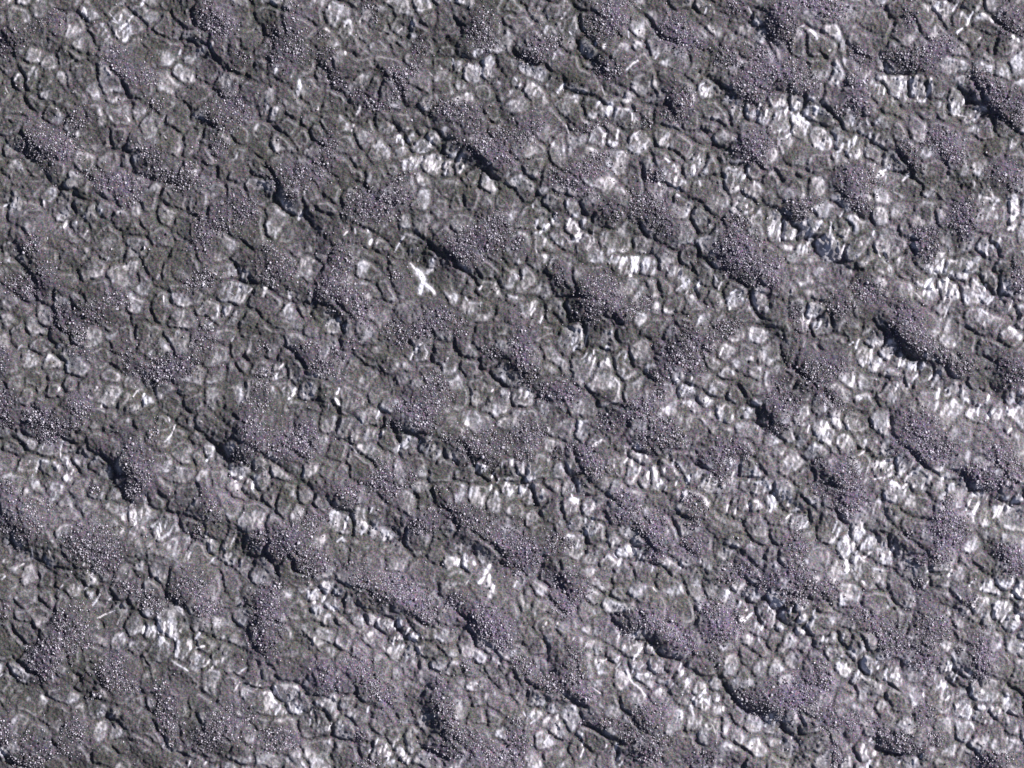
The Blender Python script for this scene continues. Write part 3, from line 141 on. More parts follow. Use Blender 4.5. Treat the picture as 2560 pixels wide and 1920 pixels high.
Z="24 29 12 7 .45;50 54 10 6 .45;84 74 8 8 .4;64 76 9 9 .4;106 82 10 9 .45;158 82 6 8 .45;152 96 10 8 .4;175 98 10 9 .4;160 108 8 6 .4;175 117 14 8 .45;192 117 12 7 .4;207 110 6 10 .4;203 32 14 14 .6;192 10 12 10 .4;212 15 8 10 .4;8 45 10 10 .35;85 150 10 8 .35;100 158 12 6 .4;28 50 8 8 .3;82 86 8 6 .35;8 128 12 8 .35;20 142 16 8 .3;175 28 8 8 .25;135 93 8 8 .3;3 27 6 6 .4;90 145 8 10 .25;207 142 4 6 .3"),
}
rng = np.random.default_rng(7)
random.seed(7)
U = 640.0 / 221.2             # photo pixels per survey unit


def entries(key, pts_from):
    """every survey entry of one kind, its points turned into photo pixels"""
    out = []
    for (tx, ty), d in TILES.items():
        for e in d[key].split(';'):
            v = [float(t) for t in e.split()]
            head, p = v[:pts_from], v[pts_from:]
            out.append((head, [(tx * 640 + p[i] * U, ty * 480 + p[i + 1] * U) for i in range(0, len(p) - 1, 2)]))
    return out


def ellipses(key):
    out = []
    for (tx, ty), d in TILES.items():
        for e in d[key].split(';'):
            v = [float(t) for t in e.split()]
            out.append((tx * 640 + v[0] * U, ty * 480 + v[1] * U, v[2] * U, v[3] * U, v[4]))
    return out


# ---------------------------------------------------------------- the grid of the terrain (photo pixels)
STEP = 2.3
MX, MY = 110.0, 90.0
xs = np.arange(-MX, PW + MX + 0.1, STEP)
ys = np.arange(-MY, PH + MY + 0.1, STEP)
NX, NY = len(xs), len(ys)
X, Y = np.meshgrid(xs.astype(np.float32), ys.astype(np.float32))


def vnoise(x, y, seed):
    """smooth value noise, 0..1"""
    t = np.random.default_rng(seed).random((256, 256)).astype(np.float32)
    xi, yi = np.floor(x), np.floor(y)
    fx, fy = x - xi, y - yi
    fx = fx * fx * (3 - 2 * fx)
    fy = fy * fy * (3 - 2 * fy)
    xi = xi.astype(np.int32) & 255
    yi = yi.astype(np.int32) & 255
    x1, y1 = (xi + 1) & 255, (yi + 1) & 255
    a = t[yi, xi] * (1 - fx) + t[yi, x1] * fx
    b = t[y1, xi] * (1 - fx) + t[y1, x1] * fx
    return a * (1 - fy) + b * fy


def fbm(x, y, seed, octs=3):
    s, a, n = 0.0, 1.0, 0.0
    for o in range(octs):
        s = s + a * vnoise(x * 2 ** o + 17.3 * o, y * 2 ** o + 5.1 * o, seed + o)
        n += a
        a *= 0.55
    return s / n


def blur(a, sig):
    """gaussian blur, sigma in photo pixels (three box passes)"""
    w = max(1, int(round(sig / STEP * 1.0)))
    k = 2 * w + 1
    for _ in range(3):
        for ax in (0, 1):
            p = np.concatenate([np.repeat(np.take(a, [0], ax), w + 1, ax), a, np.repeat(np.take(a, [-1], ax), w, ax)], ax)
            c = np.cumsum(p.astype(np.float64), ax)
            n = a.shape[ax]
            hi = np.take(c, np.arange(k, k + n), ax)
            lo = np.take(c, np.arange(0, n), ax)
            a = ((hi - lo) / k).astype(np.float32)
    return a


def window(x0, x1, y0, y1):
    i0 = max(0, int((x0 + MX) / STEP)); i1 = min(NX, int((x1 + MX) / STEP) + 2)
    j0 = max(0, int((y0 + MY) / STEP)); j1 = min(NY, int((y1 + MY) / STEP) + 2)
    return (slice(j0, j1), slice(i0, i1)) if i1 > i0 and j1 > j0 else None


def smooth(a, lo, hi):
    t = np.clip((a - lo) / (hi - lo), 0, 1)
    return t * t * (3 - 2 * t)


# hand-drawn lines are shaken a little so that none runs straight
WX = (fbm(X / 22, Y / 22, 301, 2) - 0.5) * 9.0
WY = (fbm(X / 22, Y / 22, 331, 2) - 0.5) * 9.0


def stroke(field, pts, wid, amp, taper=False, op='max', shake=1.0):
    """a soft line along pts: amp * exp(-(distance / wid)^2)"""
    m = wid * 2.6 + 8
    n = len(pts)
    seg_len = [math.dist(pts[i], pts[i + 1]) for i in range(n - 1)]
    tot = sum(seg_len) or 1.0
    acc = 0.0
    for i in range(n - 1):
        (ax, ay), (bx, by) = pts[i], pts[i + 1]
        w = window(min(ax, bx) - m, max(ax, bx) + m, min(ay, by) - m, max(ay, by) + m)
        if w is None:
            acc += seg_len[i]
            continue
        px, py = X[w] + WX[w] * shake - ax, Y[w] + WY[w] * shake - ay
        dx, dy = bx - ax, by - ay
        t = np.clip((px * dx + py * dy) / (dx * dx + dy * dy + 1e-6), 0, 1)
        d2 = (px - t * dx) ** 2 + (py - t * dy) ** 2
        ww = wid
        if taper:
            s = (acc + t * seg_len[i]) / tot
            ww = wid * (0.55 + 0.45 * np.sin(np.pi * np.clip(0.12 + 0.76 * s, 0, 1)))
        v = amp * np.exp(-d2 / (ww * ww))
        field[w] = np.maximum(field[w], v)
        acc += seg_len[i]


def ell_field(els, power=1.0, soft=1.0, shake=1.0):
    f = np.zeros_like(X)
    for (cx, cy, rx, ry, k) in els:
        ang = R(k) if power else 0.0
        m = max(rx, ry) * 1.7 + 10
        w = window(cx - m, cx + m, cy - m, cy + m)
        if w is None:
            continue
        px, py = X[w] + WX[w] * 2 * shake - cx, Y[w] + WY[w] * 2 * shake - cy
        u = (px * math.cos(ang) + py * math.sin(ang)) / rx
        v = (-px * math.sin(ang) + py * math.cos(ang)) / ry
        q = u * u + v * v
        f[w] = np.maximum(f[w], np.exp(-(q ** 1.3) * soft))
    return f


B = ellipses('B')
Z = ellipses('Z')
cracks = entries('C', 1)
frosts = entries('F', 2)

rubble = ell_field(B, 1, 0.9)                       # where boulders lie, 0..1
zone = np.zeros_like(X)                              # frosted hollows
for z in Z:
    zone = np.maximum(zone, z[4] * ell_field([z[:2] + (z[2] * 1.22, z[3] * 1.22, 0)], 0, 0.8))

crack_mask = np.zeros_like(X)                        # 0..1 barriers and depth of the drawn cracks
crack_deep = np.zeros_like(X)
for (w,), pts in cracks:
    stroke(crack_mask, pts, 4.0, 1.0)
    stroke(crack_deep, pts, {1: 3.4, 2: 4.0, 3: 5.0}[int(w)], {1: 1.2, 2: 1.45, 3: 1.8}[int(w)], taper=True)

# ---------------------------------------------------------------- ground polygons: cells grown from seeds, stopped by the drawn cracks
pitch = 0.92 + 0.60 * smooth(fbm(X / 110, Y / 110, 411, 2), 0.35, 0.68) ** 1.5
zone_b = blur(zone, 10)
seeds = []
grid_cell = 40.0
occ = {}
tries = rng.random((42000, 2))
for tx, ty in tries:
    px, py = -MX + tx * (PW + 2 * MX), -MY + ty * (PH + 2 * MY)
    j, i = min(NY - 1, int((py + MY) / STEP)), min(NX - 1, int((px + MX) / STEP))
    if crack_mask[j, i] > 0.35:
        continue
    r = 37.5 - 5.0 * min(1.0, float(zone_b[j, i]) / 0.30) + 9.0 * float(rubble[j, i])
    r *= float(pitch[j, i]) * 0.98
    gi, gj = int(px // 80), int(py // 80)
    ok = True
    for a in (-1, 0, 1):
        for b in (-1, 0, 1):
            for (qx, qy) in occ.get((gi + a, gj + b), ()):
                if (qx - px) ** 2 + ((qy - py) * 0.86) ** 2 < r * r:
                    ok = False
                    break
            if not ok:
                break
        if not ok:
            break
    if ok:
        occ.setdefault((gi, gj), []).append((px, py))
        seeds.append((i, j))
NS = len(seeds)
dist = np.full((NY, NX), 1e9, np.float32)
lab = np.full((NY, NX), -1, np.int32)
for n, (i, j) in enumerate(seeds):
    dist[j, i] = 0
    lab[j, i] = n
cost = 1.0 + 14.0 * smooth(crack_mask, 0.3, 0.9) + 2.6 * smooth(fbm(X / 13, Y / 13, 421, 2), 0.3, 0.7)
shifts = []
KN = [(a, c, 2.236) for a, c in ((1, 2), (2, 1), (-1, 2), (2, -1), (1, -2), (-2, 1), (-1, -2), (-2, -1))]
for dj, di, l in KN + list(((0, 1, 1.0), (1, 0, 1.0), (0, -1, 1.0), (-1, 0, 1.0), (1, 1, 1.414), (-1, -1, 1.414), (1, -1, 1.414), (-1, 1, 1.414))):
    src = (slice(max(0, -dj), NY - max(0, dj)), slice(max(0, -di), NX - max(0, di)))
    dst = (slice(max(0, dj), NY - max(0, -dj)), slice(max(0, di), NX - max(0, -di)))
    shifts.append((src, dst, l))
for it in range(44):
    changed = 0
    for src, dst, l in shifts:
        nd = dist[src] + cost[dst] * l
        better = nd < dist[dst]
        if it % 6 == 5:
            changed += int(better.sum())
        dist[dst] = np.where(better, nd, dist[dst])
        lab[dst] = np.where(better, lab[src], lab[dst])
    if it % 6 == 5 and changed < 50:
        break
lab[lab < 0] = 0
edge = np.zeros((NY, NX), np.float32)
dfx = lab[:, 1:] != lab[:, :-1]
dfy = lab[1:, :] != lab[:-1, :]
edge[:, 1:][dfx] = 1
edge[1:, :][dfy] = 1
bd = np.where(edge > 0, 0, 1e3).astype(np.float32)    # distance to the nearest cell border, in grid steps
for it in range(9):
    for src, dst, l in shifts:
        bd[dst] = np.minimum(bd[dst], bd[src] + l)
bd = np.minimum(bd, 12.0) * STEP
bd = blur(bd, STEP) * 0.75 + blur(bd, STEP * 2) * 0.25      # rounds the corners of the cells
bd = np.maximum(bd - np.percentile(bd[edge > 0], 10), 0)

# ---------------------------------------------------------------- heights (metres)
rub_soft = blur(rubble, 26)
mound = rub_soft * 6.2 + blur(rubble, 9) * 0.25
ca, sa = math.cos(R(33)), math.sin(R(33))             # swells run from upper left to lower right
su, sv = X * ca + Y * sa, -X * sa + Y * ca
mound = mound + (fbm(su / 210, sv / 95, 501, 2) - 0.5) * 8.0
hollow = blur(zone, 16)
mound = mound - hollow * 3.4
# steepen the flanks that turn away from the light: sample the swell a little up-sun
gx = np.clip((X + mound * 2.4 * math.cos(SUN_AZ) + MX) / STEP, 0, NX - 2).astype(np.float32)
gy = np.clip((Y - mound * 2.4 * math.sin(SUN_AZ) + MY) / STEP, 0, NY - 2).astype(np.float32)
i0, j0 = gx.astype(np.int32), gy.astype(np.int32)
fx, fy = gx - i0, gy - j0
mound = (mound[j0, i0] * (1 - fx) + mound[j0, i0 + 1] * fx) * (1 - fy) + (mound[j0 + 1, i0] * (1 - fx) + mound[j0 + 1, i0 + 1] * fx) * fy
mound = blur(mound, 4)

quiet = np.ones_like(X)                               # two star-shaped frost marks stand clear of their surroundings
for (qx, qy) in ((1053.0, 693.0), (1229.0, 1465.0)):
    quiet *= 1 - 0.85 * np.exp(-(((X - qx) / 62) ** 2 + ((Y - qy) / 62) ** 2) ** 2)
faint = smooth(fbm(X / 60, Y / 60, 511, 2), 0.36, 0.6)
zn = smooth(zone_b, 0.05, 0.3)
natural = np.maximum(0.42 + 0.58 * faint, zn * (0.75 + 0.25 * faint)) * (1.0 - 0.7 * rubble)
natural = natural * quiet
groove = (0.78 + 0.15 * zn) * natural * np.exp(-(bd / 2.3) ** 2)
groove = np.maximum(groove, blur(crack_deep, 1.2) * (0.35 + 0.65 * quiet) * (0.75 + 0.5 * fbm(X / 14, Y / 14, 521, 2)))
bump = 0.30 * natural * (1 - np.exp(-(bd / 6.0) ** 2)) + 0.26 * natural * np.exp(-((bd - 6.5) / 3.4) ** 2)   # low raised rims
bump = bump + (0.10 + 0.30 * zn) * (1 - 0.7 * rubble) * (1 - np.exp(-(bd / 14.0) ** 2))
tilt_x = (np.random.default_rng(5).random(NS) - 0.5).astype(np.float32)[lab]
tilt_h = (np.random.default_rng(6).random(NS) - 0.5).astype(np.float32)[lab]
inner = 1 - np.exp(-(bd / 6.0) ** 2)
# bright low rims along some cells
h = mound - groove + bump + inner * tilt_h * 0.45
# ribs of the frosted hollows: short steep folds leaning a little to the right
lean = R(72)
ru = X * math.sin(lean) + Y * math.cos(lean)
rv = -X * math.cos(lean) + Y * math.sin(lean)
ribs = fbm(ru / 11, rv / 34, 531, 2) - 0.5
h = h + ribs * zn * 0.55
h = h + (fbm(ru / 5.0, rv / 15, 535, 1) - 0.5) * zn * 0.55
h = h + (fbm(X / 17, Y / 17, 541, 3) - 0.5) * 0.36
h = h + (fbm(su / 34, sv / 15, 545, 2) - 0.5) * 0.45
h = h + (vnoise(X / 4.7, Y / 4.7, 551) - 0.5) * (0.68 + 0.2 * rubble)
h = h + (vnoise(X / 7.5, Y / 7.5, 552) - 0.5) * (0.50 + 0.3 * rubble)

# frost
frost = np.zeros_like(X)
rims = np.zeros_like(X)
for (w, b), pts in frosts:
    run = sum(math.dist(pts[q], pts[q + 1]) for q in range(len(pts) - 1))
    if b <= 0.62 and (len(pts) > 2 or run > 34):       # pale rims of cells: low soil ridges with a breath of frost
        stroke(rims, pts, 5.5, 1.0, taper=True)
        stroke(frost, pts, 5.0, 0.22, taper=True)
        continue
    k = 0.40
    stroke(frost, pts, w * U * k, b * 1.25, taper=True, shake=0.7)
    stroke(frost, pts, w * U * k * 2.1, b * 0.50, taper=True, shake=1.0)
fine = vnoise(ru / 5.5, rv / 13, 561) * 0.55 + vnoise(X / 5, Y / 5, 562) * 0.45
frost = frost * (0.50 + 0.95 * fine)
streak = fbm(ru / 6.0, rv / 17, 571, 2)
patchy = fbm(X / 34, Y / 34, 575, 2)
gxh = np.gradient(h, axis=1) / (STEP * M)
gyh = -np.gradient(h, axis=0) / (STEP * M)
facing = gxh * math.cos(SUN_AZ) + gyh * math.sin(SUN_AZ)   # frost keeps to flanks that turn from the sun
wide = np.clip(blur(zone, 36) * 2.2 + 0.75 * zone_b, 0, 0.6) / 0.6
luck = 0.40 * np.random.default_rng(8).random(NS).astype(np.float32)[lab] + 0.60 * smooth(fbm(X / 38, Y / 38, 585, 2), 0.28, 0.72)          # some cells hold frost, others are bare
cellf = smooth(luck, -0.15, 0.75) * wide
side = smooth(X / PW + 0.25 * Y / PH, 0.1, 1.1)
lone = smooth(luck, 0.35 - 0.25 * side, 1.0) * (1 - rubble) * (0.48 + 0.14 * side)
glint = smooth(streak, 0.46, 0.72)
crescent = smooth(facing, 0.05, 0.5)
band = np.exp(-((bd - 6.5) / 3.6) ** 2) * smooth(fbm(X / 13, Y / 13, 577, 2), 0.42, 0.68)   # frost caught along cell rims
soft_in = 1 - 0.75 * np.exp(-(bd / 3.4) ** 2)
zf = cellf * soft_in * (0.08 + 0.24 * fine + 0.74 * glint + 0.55 * crescent + 0.50 * band)
zf = zf * (0.55 + 0.8 * patchy)
zf, lone = zf * quiet, lone * quiet
frost = np.maximum(frost, zf)
frost = np.maximum(frost, 0.30 * quiet * np.exp(-((bd - 5.5) / 3.2) ** 2) * smooth(fbm(X / 24, Y / 24, 579, 2), 0.36, 0.62) * (1 - 0.8 * rubble))
frost = np.maximum(frost, lone * soft_in * (0.45 + 0.25 * fine + 0.60 * glint + 0.45 * crescent + 0.6 * band))
frost *= 1 - 0.75 * smooth(rubble, 0.35, 0.9) * (frost < 0.8)
frost = np.clip(frost, 0, 1.4)
h = h + rims * 0.75
h = h + 0.10 * smooth(frost, 0.4, 0.9)

# the surveyed sheet dies away to level ground at its rim, where the plain takes over
rim = np.minimum(np.minimum(X + MX, PW + MX - X), np.minimum(Y + MY, PH + MY - Y))
rim = smooth(rim, 0.0, 26.0)
h = (h * rim).astype(np.float32)

WXm = ((X - PW / 2) * M).astype(np.float32)
WYm = (-(Y - PH / 2) * M).astype(np.float32)


# ---------------------------------------------------------------- materials
def nodes(name):
    m = bpy.data.materials.new(name)
    m.use_nodes = True
    nt = m.node_tree
    nt.nodes.clear()
    o = nt.nodes.new("ShaderNodeOutputMaterial")
    b = nt.nodes.new("ShaderNodeBsdfPrincipled")
    nt.links.new(b.outputs[0], o.inputs[0])
    return m, nt, b


def mix(nt, fac, a, b, mode='MIX'):
    n = nt.nodes.new("ShaderNodeMix")
    n.data_type = 'RGBA'
    n.blend_type = mode
    for sock, v in ((n.inputs[0], fac), (n.inputs[6], a), (n.inputs[7], b)):
        if isinstance(v, (int, float)):
            sock.default_value = v
        elif isinstance(v, tuple):
            sock.default_value = v
        else:
            nt.links.new(v, sock)
    return n.outputs[2]


def noise(nt, scale, detail=2.0, rough=0.5, vec=None):
    n = nt.nodes.new("ShaderNodeTexNoise")
    n.inputs['Scale'].default_value = scale
    n.inputs['Detail'].default_value = detail
    n.inputs['Roughness'].default_value = rough
    if vec is not None:
        nt.links.new(vec, n.inputs['Vector'])
    return n


def maprange(nt, v, a, b, c, d):
    n = nt.nodes.new("ShaderNodeMapRange")
    n.interpolation_type = 'SMOOTHSTEP'
    nt.links.new(v, n.inputs[0])
    for i, x in enumerate((a, b, c, d)):
        n.inputs[1 + i].default_value = x
    return n.outputs[0]


def soil_material(name, with_attr=True):
    m, nt, b = nodes(name)
    tc = nt.nodes.new("ShaderNodeTexCoord")
    vec = tc.outputs['Object']
    base = mix(nt, maprange(nt, noise(nt, 0.035, 4, .62, vec).outputs[0], .38, .62, 0, 1), SOIL_A, SOIL_B)
    grain = noise(nt, 1.1, 3, .65, vec)
    base = mix(nt, maprange(nt, grain.outputs[0], .3, .7, 0, 1), base, mix(nt, 1.0, base, (2.1, 2.1, 2.1, 1), 'MULTIPLY'))
    tint = noise(nt, 1.1, 2, .6, vec)
    base = mix(nt, TINT, base, mix(nt, 1.0, base, mix(nt, 1.0, tint.outputs[1], (2, 2, 2, 1), 'MULTIPLY'), 'MULTIPLY'))
    if with_attr:
        ra = nt.nodes.new("ShaderNodeAttribute")
        ra.attribute_name = "rubble"
        base = mix(nt, ra.outputs['Fac'], base, mix(nt, 1.0, base, RUBBLE_TINT, 'MULTIPLY'))
        da = nt.nodes.new("ShaderNodeAttribute")
        da.attribute_name = "dust"
        base = mix(nt, da.outputs['Fac'], base, mix(nt, 1.0, base, (1.60, 1.54, 1.64, 1), 'MULTIPLY'))
        fa = nt.nodes.new("ShaderNodeAttribute")
        fa.attribute_name = "frost"
        fn = noise(nt, 0.8, 3, .65, vec)
        add = nt.nodes.new("ShaderNodeMath")
        add.operation = 'MULTIPLY_ADD'
        nt.links.new(fn.outputs[0], add.inputs[0])
        add.inputs[1].default_value = 0.5
        nt.links.new(fa.outputs['Fac'], add.inputs[2])
        sub = maprange(nt, add.outputs[0], 0.24, 1.38, 0, 1)
        fcol = mix(nt, maprange(nt, noise(nt, 0.12, 2, .5, vec).outputs[0], .4, .6, 0, 1), FROST_A, FROST_B)
        base = mix(nt, sub, base, fcol)
    nt.links.new(base, b.inputs['Base Color'])
    b.inputs['Roughness'].default_value = 0.95
    b.inputs['Specular IOR Level'].default_value = 0.15
    bn = nt.nodes.new("ShaderNodeBump")
    bn.inputs['Strength'].default_value = 0.6
    bn.inputs['Distance'].default_value = 0.35
    nt.links.new(noise(nt, 0.9, 4, .7, vec).outputs[0], bn.inputs['Height'])
    nt.links.new(bn.outputs[0], b.inputs['Normal'])
    return m


SOIL_A = (0.048, 0.0485, 0.0465, 1)
SOIL_B = (0.061, 0.058, 0.064, 1)
RUBBLE_TINT = (1.10, 1.00, 1.30, 1)
FROST_A = (0.90, 0.86, 0.92, 1)
FROST_B = (0.82, 0.82, 0.93, 1)
TINT = 1.0
m_ground = soil_material("frosted_soil")
m_plain = soil_material("bare_soil", False)


def rock_material(name, a, bcol):
    m, nt, b = nodes(name)
    tc = nt.nodes.new("ShaderNodeTexCoord")
    oi = nt.nodes.new("ShaderNodeObjectInfo")
    n = noise(nt, 0.35, 3, .6, tc.outputs['Object'])
    c = mix(nt, maprange(nt, n.outputs[0], .35, .65, 0, 1), a, bcol)
    c = mix(nt, maprange(nt, noise(nt, 2.2, 2, .6, tc.outputs['Object']).outputs[0], .3, .7, 0, .6), c, mix(nt, 1.0, c, (.55, .55, .6, 1), 'MULTIPLY'))
    nt.links.new(c, b.inputs['Base Color'])
    b.inputs['Roughness'].default_value = 0.8
    return m


m_rock = rock_material("boulder_rock", (0.15, 0.14, 0.168, 1), (0.25, 0.235, 0.275, 1))
m_rock_pale = rock_material("pale_boulder_rock", (0.50, 0.47, 0.54, 1), (0.76, 0.73, 0.80, 1))
m_rock_dark = rock_material("dark_boulder_rock", (0.07, 0.068, 0.08, 1), (0.10, 0.097, 0.112, 1))

# ---------------------------------------------------------------- ground: the plain round the surveyed sheet
x0, x1 = float(WXm[0, 0]), float(WXm[0, -1])
y1, y0 = float(WYm[0, 0]), float(WYm[-1, 0])


def mesh_object(name, verts, faces, mat, parent=None, smooth_shade=True):
    me = bpy.data.meshes.new(name)
    me.from_pydata(verts, [], faces)
    if smooth_shade:
        me.polygons.foreach_set("use_smooth", np.ones(len(faces), bool))
    me.materials.append(mat)
    o = bpy.data.objects.new(name, me)
    col.objects.link(o)
    if parent:
        o.parent = parent
    return o


vv, ff = [], []
BIG = 6000.0
bx = [-BIG, -1500.0] + list(np.linspace(x0, x1, 13)) + [1500.0, BIG]
by = [-BIG, -1500.0] + list(np.linspace(y0, y1, 10)) + [1500.0, BIG]
vid = {}
for j in range(len(by) - 1):
    for i in range(len(bx) - 1):
        if 2 <= i < 14 and 2 <= j < 11:
            continue
        q = []
        for (a, b_) in ((i, j), (i + 1, j), (i + 1, j + 1), (i, j + 1)):
            if (a, b_) not in vid:
                vid[(a, b_)] = len(vv)
                vv.append((float(bx[a]), float(by[b_]), 0.0))
            q.append(vid[(a, b_)])
        ff.append(q)
ground = mesh_object("ground", vv, ff, m_plain)
ground['kind'] = 'structure'
ground['label'] = 'dark grey frosted patterned ground seen straight from above'

# faces of the sheet, each given to one polygon, one frost patch or the remaining small polygons
flab = lab[:-1, :-1].copy()
ffrost = (frost[:-1, :-1] + frost[1:, 1:] + frost[1:, :-1] + frost[:-1, 1:]) * 0.25
icy = ffrost > 0.55
# connected frost patches: spread the largest index through each patch
comp = np.where(icy, np.arange(icy.size, dtype=np.int32).reshape(icy.shape), -1)
for it in range(80):
    old = comp.copy()
    for dj, di in ((0, 1), (1, 0), (0, -1), (-1, 0)):
        s = (slice(max(0, -dj), comp.shape[0] - max(0, dj)), slice(max(0, -di), comp.shape[1] - max(0, di)))
        d = (slice(max(0, dj), comp.shape[0] - max(0, -dj)), slice(max(0, di), comp.shape[1] - max(0, -di)))
        comp[d] = np.where(icy[d], np.maximum(comp[d], comp[s]), -1)
    if (old == comp).all():
        break
in_view = np.zeros(flab.shape, bool)
in_view[int(MY / STEP):-int(MY / STEP), int(MX / STEP):-int(MX / STEP)] = True
ids, cnt = np.unique(comp[(comp >= 0) & in_view], return_counts=True)
order = np.argsort(-cnt)
patch_ids = [int(ids[k]) for k in order[:290] if cnt[k] >= 12]
pids, pcnt = np.unique(flab[in_view], return_counts=True)
pord = np.argsort(-pcnt)
poly_ids = [int(pids[k]) for k in pord[:295]]

owner = np.zeros(flab.shape, np.int32)                # 0 = small polygons
lut = np.zeros(NS, np.int32)
for n, p in enumerate(poly_ids):
    lut[p] = n + 1
owner = lut[flab]
NP_ = len(poly_ids)
lut2 = {p: NP_ + 1 + n for n, p in enumerate(patch_ids)}
flat = comp.ravel()
sel = np.isin(flat, np.array(patch_ids, np.int32))
of = owner.ravel()
u, inv = np.unique(flat[sel], return_inverse=True)
of[sel] = np.array([lut2[int(k)] for k in u], np.int32)[inv]
owner = of.reshape(flab.shape)

dust = smooth((X / PW) * 0.8 + (Y / PH) * 0.35 + (fbm(X / 420, Y / 420, 611, 2) - 0.5) * 1.1, 0.15, 1.05)
dust_f = dust.astype(np.float32).ravel()
frost_f = frost.astype(np.float32).ravel()
rub_f = np.clip(blur(rubble, 16), 0, 1).astype(np.float32).ravel()
P3 = np.stack([WXm.ravel(), WYm.ravel(), h.ravel()], 1).astype(np.float32)
# face vertex ids (counter-clockwise seen from above)
jj, ii = np.meshgrid(np.arange(NY - 1), np.arange(NX - 1), indexing='ij')
v00 = (jj * NX + ii).ravel()
Q = np.stack([v00, v00 + NX, v00 + NX + 1, v00 + 1], 1).astype(np.int32)
order = np.argsort(of, kind='stable')
bounds = np.searchsorted(of[order], np.arange(NP_ + 1 + len(patch_ids) + 1))
for n in range(NP_ + 1 + len(patch_ids)):
    fs = Q[order[bounds[n]:bounds[n + 1]]]
    if len(fs) == 0:
        continue
    used, invf = np.unique(fs.ravel(), return_inverse=True)
    name = "small_ground_polygons" if n == 0 else ("ground_polygon" if n <= NP_ else "frost_patch")
    me = bpy.data.meshes.new(name)
    nf = len(fs)
    me.vertices.add(len(used))
    me.vertices.foreach_set("co", P3[used].ravel())
    me.loops.add(nf * 4)
    me.loops.foreach_set("vertex_index", invf.astype(np.int32).ravel())
    me.polygons.add(nf)
    me.polygons.foreach_set("loop_start", np.arange(0, nf * 4, 4, dtype=np.int32))
    me.update(calc_edges=True)
    me.polygons.foreach_set("use_smooth", np.ones(nf, bool))
    for an, av in (("frost", frost_f), ("rubble", rub_f), ("dust", dust_f)):
        at = me.attributes.new(an, 'FLOAT', 'POINT')
        at.data.foreach_set("value", av[used])
    me.materials.append(m_ground)
    o = bpy.data.objects.new(name, me)
    col.objects.link(o)
    o.parent = ground
    if n == 0:
        o['kind'] = 'stuff'


# ---------------------------------------------------------------- boulders
def height_at(px, py):
    i = int((px + MX) / STEP)
    j = int((py + MY) / STEP)
    i, j = min(max(i, 0), NX - 1), min(max(j, 0), NY - 1)
    return float(h[j, i])


def icosphere(sub):
    t = (1 + 5 ** 0.5) / 2
    v = [(-1, t, 0), (1, t, 0), (-1, -t, 0), (1, -t, 0), (0, -1, t), (0, 1, t), (0, -1, -t), (0, 1, -t), (t, 0, -1), (t, 0, 1), (-t, 0, -1), (-t, 0, 1)]
    v = [Vector(p).normalized() for p in v]
    f = [(0, 11, 5), (0, 5, 1), (0, 1, 7), (0, 7, 10), (0, 10, 11), (1, 5, 9), (5, 11, 4), (11, 10, 2), (10, 7, 6), (7, 1, 8), (3, 9, 4), (3, 4, 2), (3, 2, 6), (3, 6, 8), (3, 8, 9), (4, 9, 5), (2, 4, 11), (6, 2, 10), (8, 6, 7), (9, 8, 1)]
    for _ in range(sub):
        mid, nf = {}, []

        def m_(a, b):
            k = (min(a, b), max(a, b))
            if k not in mid:
                mid[k] = len(v)
                v.append(((v[a] + v[b]) / 2).normalized())
            return mid[k]
        for a, b, c in f:
            x, y, z = m_(a, b), m_(b, c), m_(c, a)
            nf += [(a, x, z), (b, y, x), (c, z, y), (x, y, z)]
        f = nf
    return v, f


KIND = [("angular", (1.0, .9, .85), .30, 5), ("rounded", (1.0, .95, .8), .14, 0), ("elongated", (1.35, .75, .75), .22, 3),
        ("flat-topped", (1.15, 1.0, .72), .18, 4), ("blocky", (1.0, 1.0, .9), .26, 6), ("wedge-shaped", (1.2, .85, .8), .30, 5)]


def rock_shape(kind, sub, seed):
    r = random.Random(seed)
    v, f = icosphere(sub)
    nm, sc, rough, cuts = kind
    planes = []
    for _ in range(cuts):
        d = Vector((r.uniform(-1, 1), r.uniform(-1, 1), r.uniform(-.3, 1))).normalized()
        planes.append((d, r.uniform(.55, .85)))
    if nm == "flat-topped":
        planes.append((Vector((.05, .02, 1)).normalized(), .5))
    out = []
    for p in v:
        q = p * (1 + r.uniform(-rough, rough) * .6)
        for d, k in planes:
            e = q.dot(d)
            if e > k:
                q = q - d * (e - k)
        out.append((q.x * sc[0], q.y * sc[1], q.z * sc[2]))
    return out, f


big_shapes = [[rock_shape(k, 1, 100 * n + s) for s in range(3)] for n, k in enumerate(KIND)]
small_shapes = [rock_shape(KIND[s % 6], 0, 900 + s) for s in range(24)]

# scatter: blue-noise points in every rubble heap
pts = []
occ = {}


def free(px, py, r):
    gi, gj = int(px // 12), int(py // 12)
    for a in (-1, 0, 1):
        for b in (-1, 0, 1):
            for (qx, qy, qr) in occ.get((gi + a, gj + b), ()):
                if (qx - px) ** 2 + (qy - py) ** 2 < (0.80 * (r + qr)) ** 2:
                    return False
    return True


def put(px, py, r, grp):
    occ.setdefault((int(px // 12), int(py // 12)), []).append((px, py, r))
    pts.append((px, py, r, grp))


clump = 0.12 + 0.88 * smooth(fbm(X / 26, Y / 26, 601, 2), 0.36, 0.6)
# a few large boulders first, one to three in each heap, spread apart
large = []
cand = []
for n, (cx, cy, rx, ry, ang) in enumerate(B):
    for k in range(4):
        a = R(ang)
        t, q = random.uniform(0, 2 * math.pi), math.sqrt(random.random()) * .85
        u, v = q * rx * math.cos(t), q * ry * math.sin(t)
        cand.append((k - rx * ry / 900.0, cx + u * math.cos(a) - v * math.sin(a), cy + u * math.sin(a) + v * math.cos(a)))
cand.sort()
